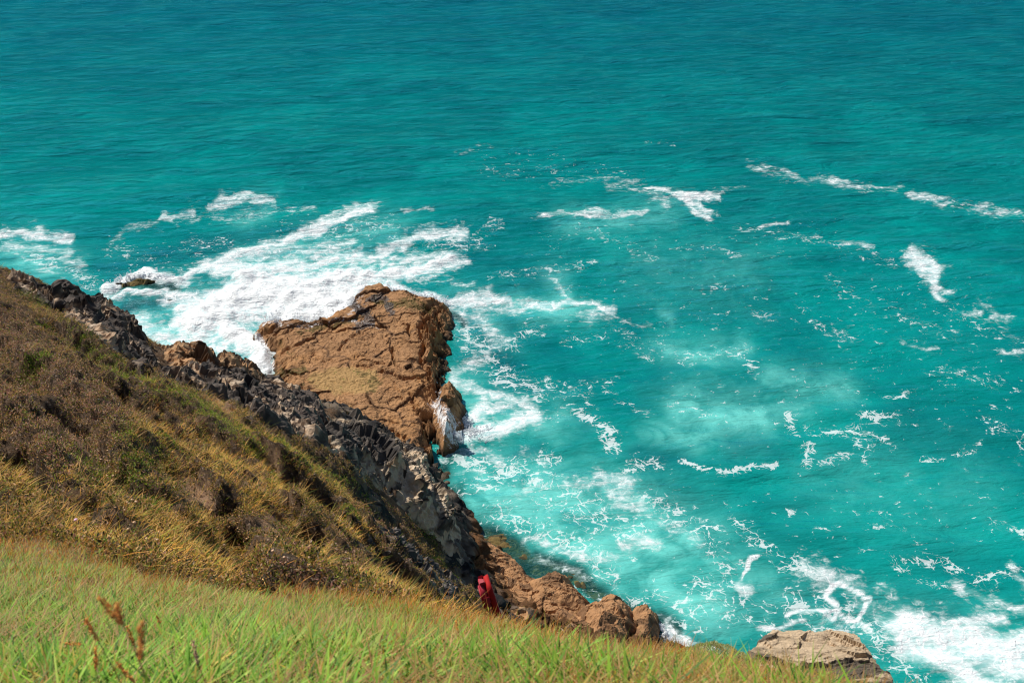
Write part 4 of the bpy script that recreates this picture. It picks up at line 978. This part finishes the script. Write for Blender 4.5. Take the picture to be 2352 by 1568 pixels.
M_STEM = plain("dry_stem", (.30, .15, .05)); M_HEAD = plain("dry_flower_head", (.62, .40, .25)); M_PINKF = plain("pink_flower_head", (.75, .48, .62)); M_SEED = plain("seed_head_rust", (.80, .33, .08), .8, .35, 60)
M_SEEDP = plain("seed_head_pale", (.60, .38, .24), .8, .3, 60)
def ball(r, sq=.75):
    V = []; F = []; nu, nv = 9, 6
    for i in range(nv + 1):
        th = math.pi * i / nv
        for j in range(nu):
            a = 6.2832 * j / nu; b_ = r * (1 + .12 * math.sin(5 * a + 3 * i))
            V.append((b_ * math.sin(th) * math.cos(a), b_ * math.sin(th) * math.sin(a), r * sq * math.cos(th)))
    for i in range(nv):
        for j in range(nu): F.append((i * nu + j, i * nu + (j + 1) % nu, (i + 1) * nu + (j + 1) % nu, (i + 1) * nu + j))
    return V, F
def make_thrift(mat, h=.17):
    t = thing("thrift_flower", None, "flower", (0, 0, 0))
    V, F = tube([(0, 0, -.03), (.01, 0, h * .5), (.025, 0, h)], [.0045, .004, .004]); py_mesh("stem", V, F, M_STEM, t)
    V, F = ball(.021); V = [(x + .025, y, z + h) for x, y, z in V]; py_mesh("head", V, F, mat, t)
    return t
def copy_thing(src):
    r = src.copy(); COL.objects.link(r)
    for ch in src.children:
        c = ch.copy(); COL.objects.link(c); c.parent = r
    return r
proto = make_thrift(M_HEAD); used = False
CLUSTERS = [
 ("dried tan thrift head in the patch on the bare pinkish slope", "thrift heads on the bare pinkish slope", [(230,1045),(243,1052),(256,1060),(262,1072),(250,1080),(238,1066),(270,1086),(255,1095),(244,1100),(262,1104),(232,1090),(222,1058),(248,1040),(212,1048),(266,1112),(240,1112)]),
 ("dried tan thrift head in the group under the dark hollow", "thrift heads under the dark hollow", [(288,1158),(294,1162),(300,1160),(306,1166),(312,1164),(318,1170),(324,1168),(298,1170)]),
 ("pale dried thrift head among the wiry grass above the bank", "thrift heads in the wiry grass", [(334,1250),(340,1256),(348,1252),(352,1258),(360,1262),(366,1260),(300,1215),(308,1222),(515,1262),(514,1268)]),
 ("pale dried thrift head beside the tan spur's dark edge", "thrift heads beside the tan spur", [(486,1173),(491,1172),(560,1232),(566,1240),(572,1228),(612,1244),(702,1250),(704,1262),(710,1276),(716,1264),(640,1274),(650,1290),(720,1248),(727,1292)]),
]
for lb, gp, pts in CLUSTERS:
    for px, py in pts:
        p = cast_low((px, py + 9))
        o = proto if not used else copy_thing(proto); used = True
        o.location = tuple(p); o.rotation_euler = (RNG.normal() * .2, RNG.normal() * .2, RNG.uniform(0, 6.28)); o.scale = [RNG.uniform(.8, 1.25)] * 3
        o["label"] = lb; o["group"] = gp
p = cast_low((178, 1226)); o = make_thrift(M_PINKF, .2); o.location = tuple(p); o.scale = (1.3, 1.3, 1.3); tag(o, "single pink thrift flower standing above the wiry grass")

# tall grass stalks with seed heads close to the camera
def seed_stalk(label, top, bot, width, pale=False, fork=False, group=None):
    L = math.hypot(top[0] - bot[0], top[1] - bot[1])
    ray = lambda q_: Vector(((q_[0] - CX) / FPX, CP + SP * (CY - q_[1]) / FPX, -SP + CP * (CY - q_[1]) / FPX))
    size = .085
    gp_ = cast_low(bot); gd = (Vector(gp_) - Vector((0, 0, H))).length if gp_ is not None else 4.0
    dist = min(size * FPX / max(L, 8), gd * .97)
    size = L * dist / FPX
    a, b = Vector((0, 0, H)) + ray(top).normalized() * dist, Vector((0, 0, H)) + ray(bot).normalized() * dist
    lean = (a - b).normalized()
    g = Vector((b.x - lean.x * .10, b.y - lean.y * .06 + .02, 0)); g.z = float(ground(g.x, g.y)) - .03
    t = thing("grass_stalk", label, "grass stalk", tuple(g), group)
    mid = g.lerp(b, .55) + Vector(((b.x - g.x) * -.25, 0, 0))
    ctr = [g - g, mid - g, b - g, b.lerp(a, .5) - g]
    V, F = tube([tuple(v) for v in ctr], [.0014, .0012, .001, .0007], 6); py_mesh("stem", V, F, M_STEM, t)
    # the head: many narrow spikelets packed along the rachis
    V = []; F = []
    n_ = 64; hw = width * dist / FPX
    for i in range(n_):
        u_ = i / n_
        for br in ((0, 1) if fork else (0,)):
            off = Vector((.35, -.05, .1)).normalized() * size * .42 * (u_ if br else 0) if br else Vector((0, 0, 0))
            if br and u_ > .75: continue
            c_ = b.lerp(a, u_ * .92) - g + off
            r_ = hw * .5 * (math.sin(math.pi * min(1, u_ * .85 + .15)) ** .7 + .15)
            d = (lean + Vector((random.gauss(0, .35), random.gauss(0, .35), random.gauss(0, .2)))).normalized()
            sd_ = d.orthogonal().normalized(); sd_.rotate(__import__("mathutils").Quaternion(d, random.uniform(0, 6.28)))
            o_ = sd_ * r_ * random.uniform(.2, .8); ln = size * random.uniform(.10, .17); w_ = ln * .18
            k0 = len(V); s2 = d.cross(sd_)
            for q_ in (c_ + o_, c_ + o_ + d * ln * .45 + sd_ * w_, c_ + o_ + d * ln * .45 + s2 * w_, c_ + o_ + d * ln * .45 - sd_ * w_, c_ + o_ + d * ln * .45 - s2 * w_, c_ + o_ + d * ln): V.append(tuple(q_))
            F += [(k0, k0 + 1, k0 + 2), (k0, k0 + 2, k0 + 3), (k0, k0 + 3, k0 + 4), (k0, k0 + 4, k0 + 1), (k0 + 5, k0 + 2, k0 + 1), (k0 + 5, k0 + 3, k0 + 2), (k0 + 5, k0 + 4, k0 + 3), (k0 + 5, k0 + 1, k0 + 4)]
    py_mesh("head", V, F, M_SEEDP if pale else M_SEED, t, False)
G1 = "rust-coloured seed heads close to the camera"
STALKS = [
 ("tallest rust seed head, forked, leaning over the bright grass", (226,1370), (283,1436), 17, 0, 1), ("slim rust seed head just under the tall forked one", (291,1436), (309,1483), 8, 0, 0), ("thick upright rust seed head at the middle of the clump", (325,1424), (322,1521), 13, 0, 0),
 ("curved rust seed head on the outer side of the tall forked one", (195,1419), (227,1473), 9, 0, 0), ("straight thin rust seed head standing upright by the clump", (221,1481), (219,1540), 6, 0, 0), ("rust seed head bent over flat across the green blades", (145,1476), (190,1480), 8, 0, 0),
 ("short rust seed head low in the middle of the clump", (250,1491), (247,1526), 8, 0, 0), ("slanting rust seed head at the very bottom of the clump", (267,1521), (310,1568), 10, 0, 0), ("stubby rust seed head leaning toward the sea beside the thick upright one", (345,1509), (330,1537), 8, 0, 0),
 ("faint rust seed head standing apart toward the sea side of the tall forked one", (356,1408), (374,1440), 7, 0, 0), ("pinkish pale seed head standing alone in the green grass", (442,1469), (455,1526), 7, 1, 0), ("drooping rust seed head on a bowed stem over broad green blades", (178,1490), (160,1522), 7, 0, 0),
 ("tan seed head lying low at the edge of the picture", (45,1453), (15,1476), 6, 1, 0), ("brown seed head at the bottom beside the slanting ones", (142,1519), (155,1558), 7, 0, 0),
 ("slim pale seed head on the middle of the bank", (712,1421), (714,1441), 5, 1, 0), ("bent rust seed head alone on the green part of the bank", (737,1474), (745,1509), 6, 0, 0), ("whitish blurred seed head at the bottom of the bank", (726,1536), (729,1568), 7, 1, 0),
 ("rust seed head at the bank edge before the red housing", (1047,1424), (1054,1461), 6, 0, 0), ("small orange seed head next to the one before the red housing", (1082,1426), (1079,1442), 5, 0, 0), ("orange seed head in front of the pale sunlit stone", (1220,1424), (1210,1440), 5, 0, 0),
 ("pale seed head bowed over the foamy gap by the boulders", (1502,1480), (1517,1494), 6, 1, 0), ("pale upright seed head in the orange fringe below the boulders", (1528,1502), (1536,1536), 5, 1, 0), ("thick pale seed head at the bottom of the orange fringe", (1484,1549), (1494,1570), 7, 1, 0),
 ("orange seed head standing before the grey-green cushion shrub", (1591,1492), (1589,1520), 5, 0, 0), ("slanting orange seed head in front of the cushion shrub's foot", (1697,1530), (1680,1543), 5, 0, 0), ("short orange seed head below the cushion shrub", (1632,1530), (1638,1553), 5, 0, 0),
]
for lb, tp, bt, w_, pale, fork in STALKS: seed_stalk(lb, tp, bt, w_, bool(pale), bool(fork), G1)

# ------------------------------------------------------------------ red rescue-ring housing
M_RED = plain("red_plastic", (.36, .020, .020), .75, .10, 12, .08)
M_RED2 = plain("cover_red_plastic", (.34, .028, .045), .6, .15, 12, .25)  # slightly duller, bluer red for cover and lugs
M_POST = plain("galvanised_post", (.30, .30, .30), .5, .2, 20, .5)
import bmesh
hp = W(1164, 1376, 13.4); base_z = float(ground(hp[0], hp[1]))
hs = thing("rescue_ring_housing", "red plastic rescue-ring housing seen edge-on, standing beyond the grass edge", "life ring case", (hp[0], hp[1], base_z))
hc = hp[2] - base_z                                    # height of the housing's centre above its ground
def disc(name, R, x0, x1, taper, mat, top_flat=1.0, parent=None, cy=0.0, bev=.03, n=28):
    bm = bmesh.new(); rings = []
    prof = [(x0, R * taper - bev), (x0 + bev * .6 * (1 if x1 > x0 else -1), R * taper), (x1 - bev * .6 * (1 if x1 > x0 else -1), R), (x1, R - bev)]
    for xx, rr in prof:
        ring = []
        for k in range(n):
            a = 6.2832 * k / n
            c_, s_ = math.cos(a), math.sin(a)
            e = (abs(c_) ** 3.2 + abs(s_) ** 3.2) ** (-1 / 3.2)      # rounded-square outline
            ring.append(bm.verts.new((xx, c_ * e * rr * .78, s_ * e * rr * top_flat + cy)))
        rings.append(ring)
    for r0, r1 in zip(rings[:-1], rings[1:]):
        for k in range(n): bm.faces.new((r0[k], r0[(k + 1) % n], r1[(k + 1) % n], r1[k]))
    bm.faces.new(rings[0]); bm.faces.new(rings[-1][::-1])
    bmesh.ops.recalc_face_normals(bm, faces=bm.faces)
    me = bpy.data.meshes.new(name); bm.to_mesh(me); bm.free(); me.materials.append(mat)
    for p_ in me.polygons: p_.use_smooth = len(p_.vertices) == 4
    o = bpy.data.objects.new(name, me); link(o, parent); return o
body = disc("back_shell", .46, .02, .15, .96, M_RED, 1.0, hs)
cover = disc("cover", .43, .005, -.11, .97, M_RED2, 1.0, hs)
for o in (body, cover): o.location = (0, 0, hc)
cov2 = disc("cover_dome", .32, -.105, -.16, 1.0, M_RED2, 1.0, hs); cov2.location = (0, 0, hc)
def box(name, c_, d_, mat, parent, rx=0, bev=.012):
    bm = bmesh.new(); bmesh.ops.create_cube(bm, size=1)
    for v in bm.verts: v.co = Vector((v.co.x * d_[0], v.co.y * d_[1], v.co.z * d_[2]))
    bmesh.ops.bevel(bm, geom=bm.edges[:], offset=bev, segments=2, affect='EDGES')
    me = bpy.data.meshes.new(name); bm.to_mesh(me); bm.free(); me.materials.append(mat)
    o = bpy.data.objects.new(name, me); link(o, parent); o.location = c_; o.rotation_euler = (rx, 0, 0); return o
for ang in (92, 148, 196, 38, -20):                    # lugs clipping the cover over the shell's rim
    a = math.radians(ang); c_, s_ = math.cos(a), math.sin(a); e = (abs(c_) ** 3.2 + abs(s_) ** 3.2) ** (-1 / 3.2)
    box("lug", (-.03, c_ * e * .46 * .78, s_ * e * .46 + hc), (.12, .12, .06), M_RED2, hs, a - math.pi / 2)
V, F = tube([(.09, .02, -.3), (.09, .02, hc - .1)], [.04, .04], 10); py_mesh("post", V, F, M_POST, hs)
hs.rotation_euler = (math.radians(6), math.radians(-13), math.radians(13))
hs.scale = (.80, .72, 1.2)

# ------------------------------------------------------------------ boulders under the clear shallows and loose stones
def stone(name, label, loc, dims, mat, seed, group=None, sub=4):
    bm = bmesh.new(); bmesh.ops.create_icosphere(bm, subdivisions=sub, radius=1)
    P_ = np.array([v.co[:] for v in bm.verts])
    h_, e_, r_ = facets(P_ * 1.6 + seed * 3.1, seed, .8)
    R_ = 1 + h_ * .30 + fbm(P_ * 3 + seed, 3, seed) * .08
    for v, r2 in zip(bm.verts, R_): v.co = v.co * float(r2)
    for v in bm.verts: v.co = Vector((v.co.x * dims[0], v.co.y * dims[1], v.co.z * dims[2]))
    me = bpy.data.meshes.new(name); bm.to_mesh(me); bm.free()
    for k_, vv in (("cell", r_), ("crack", np.ones(len(P_)))):
        a_ = me.attributes.new(k_, 'FLOAT', 'POINT'); a_.data.foreach_set("value", vv.astype(np.float32))
    me.materials.append(mat)
    o = bpy.data.objects.new(name, me); link(o); o.location = loc; o.rotation_euler = (0, 0, seed * 1.3)
    return tag(o, label, "rock", group)
p = cast_low((1201, 1432)); stone("stone", "pale tan sunlit stone beyond the grass, beside the red housing", (p[0], p[1], p[2] + .25), (.55, .5, .55), M_TAN, 21)
SUB = [(1098,1222),(1112,1232),(1128,1240),(1142,1246),(1158,1256),(1174,1262),(1190,1276),(1206,1284),(1222,1296),(1236,1306),(1246,1318),(1262,1312),(1280,1318),(1296,1326),(1312,1334),(1330,1346),(1344,1358),(1358,1368),(1374,1376),(1392,1378),(1410,1384),(1428,1390),(1446,1394),(1320,1322),(1302,1312),(1276,1300),(1252,1296),(1230,1282),(1206,1266),(1178,1250),(1150,1236),(1120,1220),(1340,1330),(1366,1352)]
pr = None
for k_, (px, py) in enumerate(SUB):
    q_ = WZ(px, py, -.15); sc_ = RNG.uniform(.28, .62)
    if pr is None or k_ % 8 == 0: pr = o = stone("boulder", None, (0, 0, 0), (1, 1, .6), M_OLIVE, 40 + k_, None, 3)
    else:
        o = pr.copy(); COL.objects.link(o)
    o.location = (q_[0], q_[1], -.22 + RNG.uniform(-.12, .10)); o.scale = (sc_ * .95, sc_ * .75, sc_ * .7); o.rotation_euler = (0, 0, RNG.uniform(0, 6.28))
    tag(o, "olive-brown boulder awash in the clear shallows along the low brown rocks", "rock", "boulders in the clear shallows")

# spray and broken water thrown up where the swell meets the rocks
SPRAY = [([(598,800),(606,765),(622,738),(665,744),(705,755),(780,738),(815,705),(835,672)], 8, .9, 5000, 0), ([(840,672),(900,668),(970,684),(1030,700)], 6, .5, 1500, 0),
         ([(238,668),(285,648),(345,640),(420,648)], 5, .6, 1800, 0), ([(600,800),(618,850),(620,866)], 8, .6, 2500, 0), ([(1016,905),(1030,950),(1040,1000),(1060,1015)], 7, .4, 2200, .5), ([(1060,960),(1080,1000),(1130,990)], 12, .25, 900, 0),
         ([(1515,1440),(1530,1470),(1560,1485)], 6, .4, 1200, 0)]
Bs = []; rs = []
for pts, w, hz, n, z0 in SPRAY:
    A = np.array(pts, float); L = np.r_[0, np.cumsum(np.hypot(*np.diff(A, axis=0).T))]
    u = RNG.random(n) * L[-1]
    qx, qy = np.interp(u, L, A[:, 0]), np.interp(u, L, A[:, 1])
    cl_ = fbm(xyz(qx * .06, qy * .06), 3, 950)
    z_ = z0 + np.abs(RNG.normal(size=n)) * hz * .42 * np.clip(.6 + cl_ * 1.3, .1, 2)
    c_ = np.array([WZ(a, b, z0) for a, b in zip(qx + RNG.normal(size=n) * w * .7, qy + RNG.normal(size=n) * w * .5)])
    c_[:, 2] = z_
    Bs.append(c_); rs.append(RNG.gamma(2.2, .014, n) + .006)
Bs = np.concatenate(Bs); rs = np.concatenate(rs); n = len(Bs)
o4 = np.array([(1, 1, 1), (-1, -1, 1), (-1, 1, -1), (1, -1, -1)]) * .8
V = (Bs[:, None] + o4[None] * rs[:, None, None] * (1 + RNG.normal(size=(n, 4, 1)) * .25)).reshape(-1, 3)
f = (np.arange(n) * 4)[:, None] + np.array([0, 1, 2, 0, 3, 1, 0, 2, 3, 1, 3, 2])
nt = NT("sea_spray"); c_ = nt.n("ShaderNodeBsdfTranslucent", {"Color": (.9, .92, .93, 1)}).outputs[0]
M_SPRAY = nt.done(nt.n("ShaderNodeMixShader", {0: .5, 1: nt.bsdf((.95, .96, .97), .6), 2: c_}).outputs[0])
tag(np_mesh("sea_spray", V, f.ravel(), np.full(n * 4, 3), M_SPRAY, False), "white spray and broken water thrown up along the rock edges", "spray", kind="stuff")
#@@END
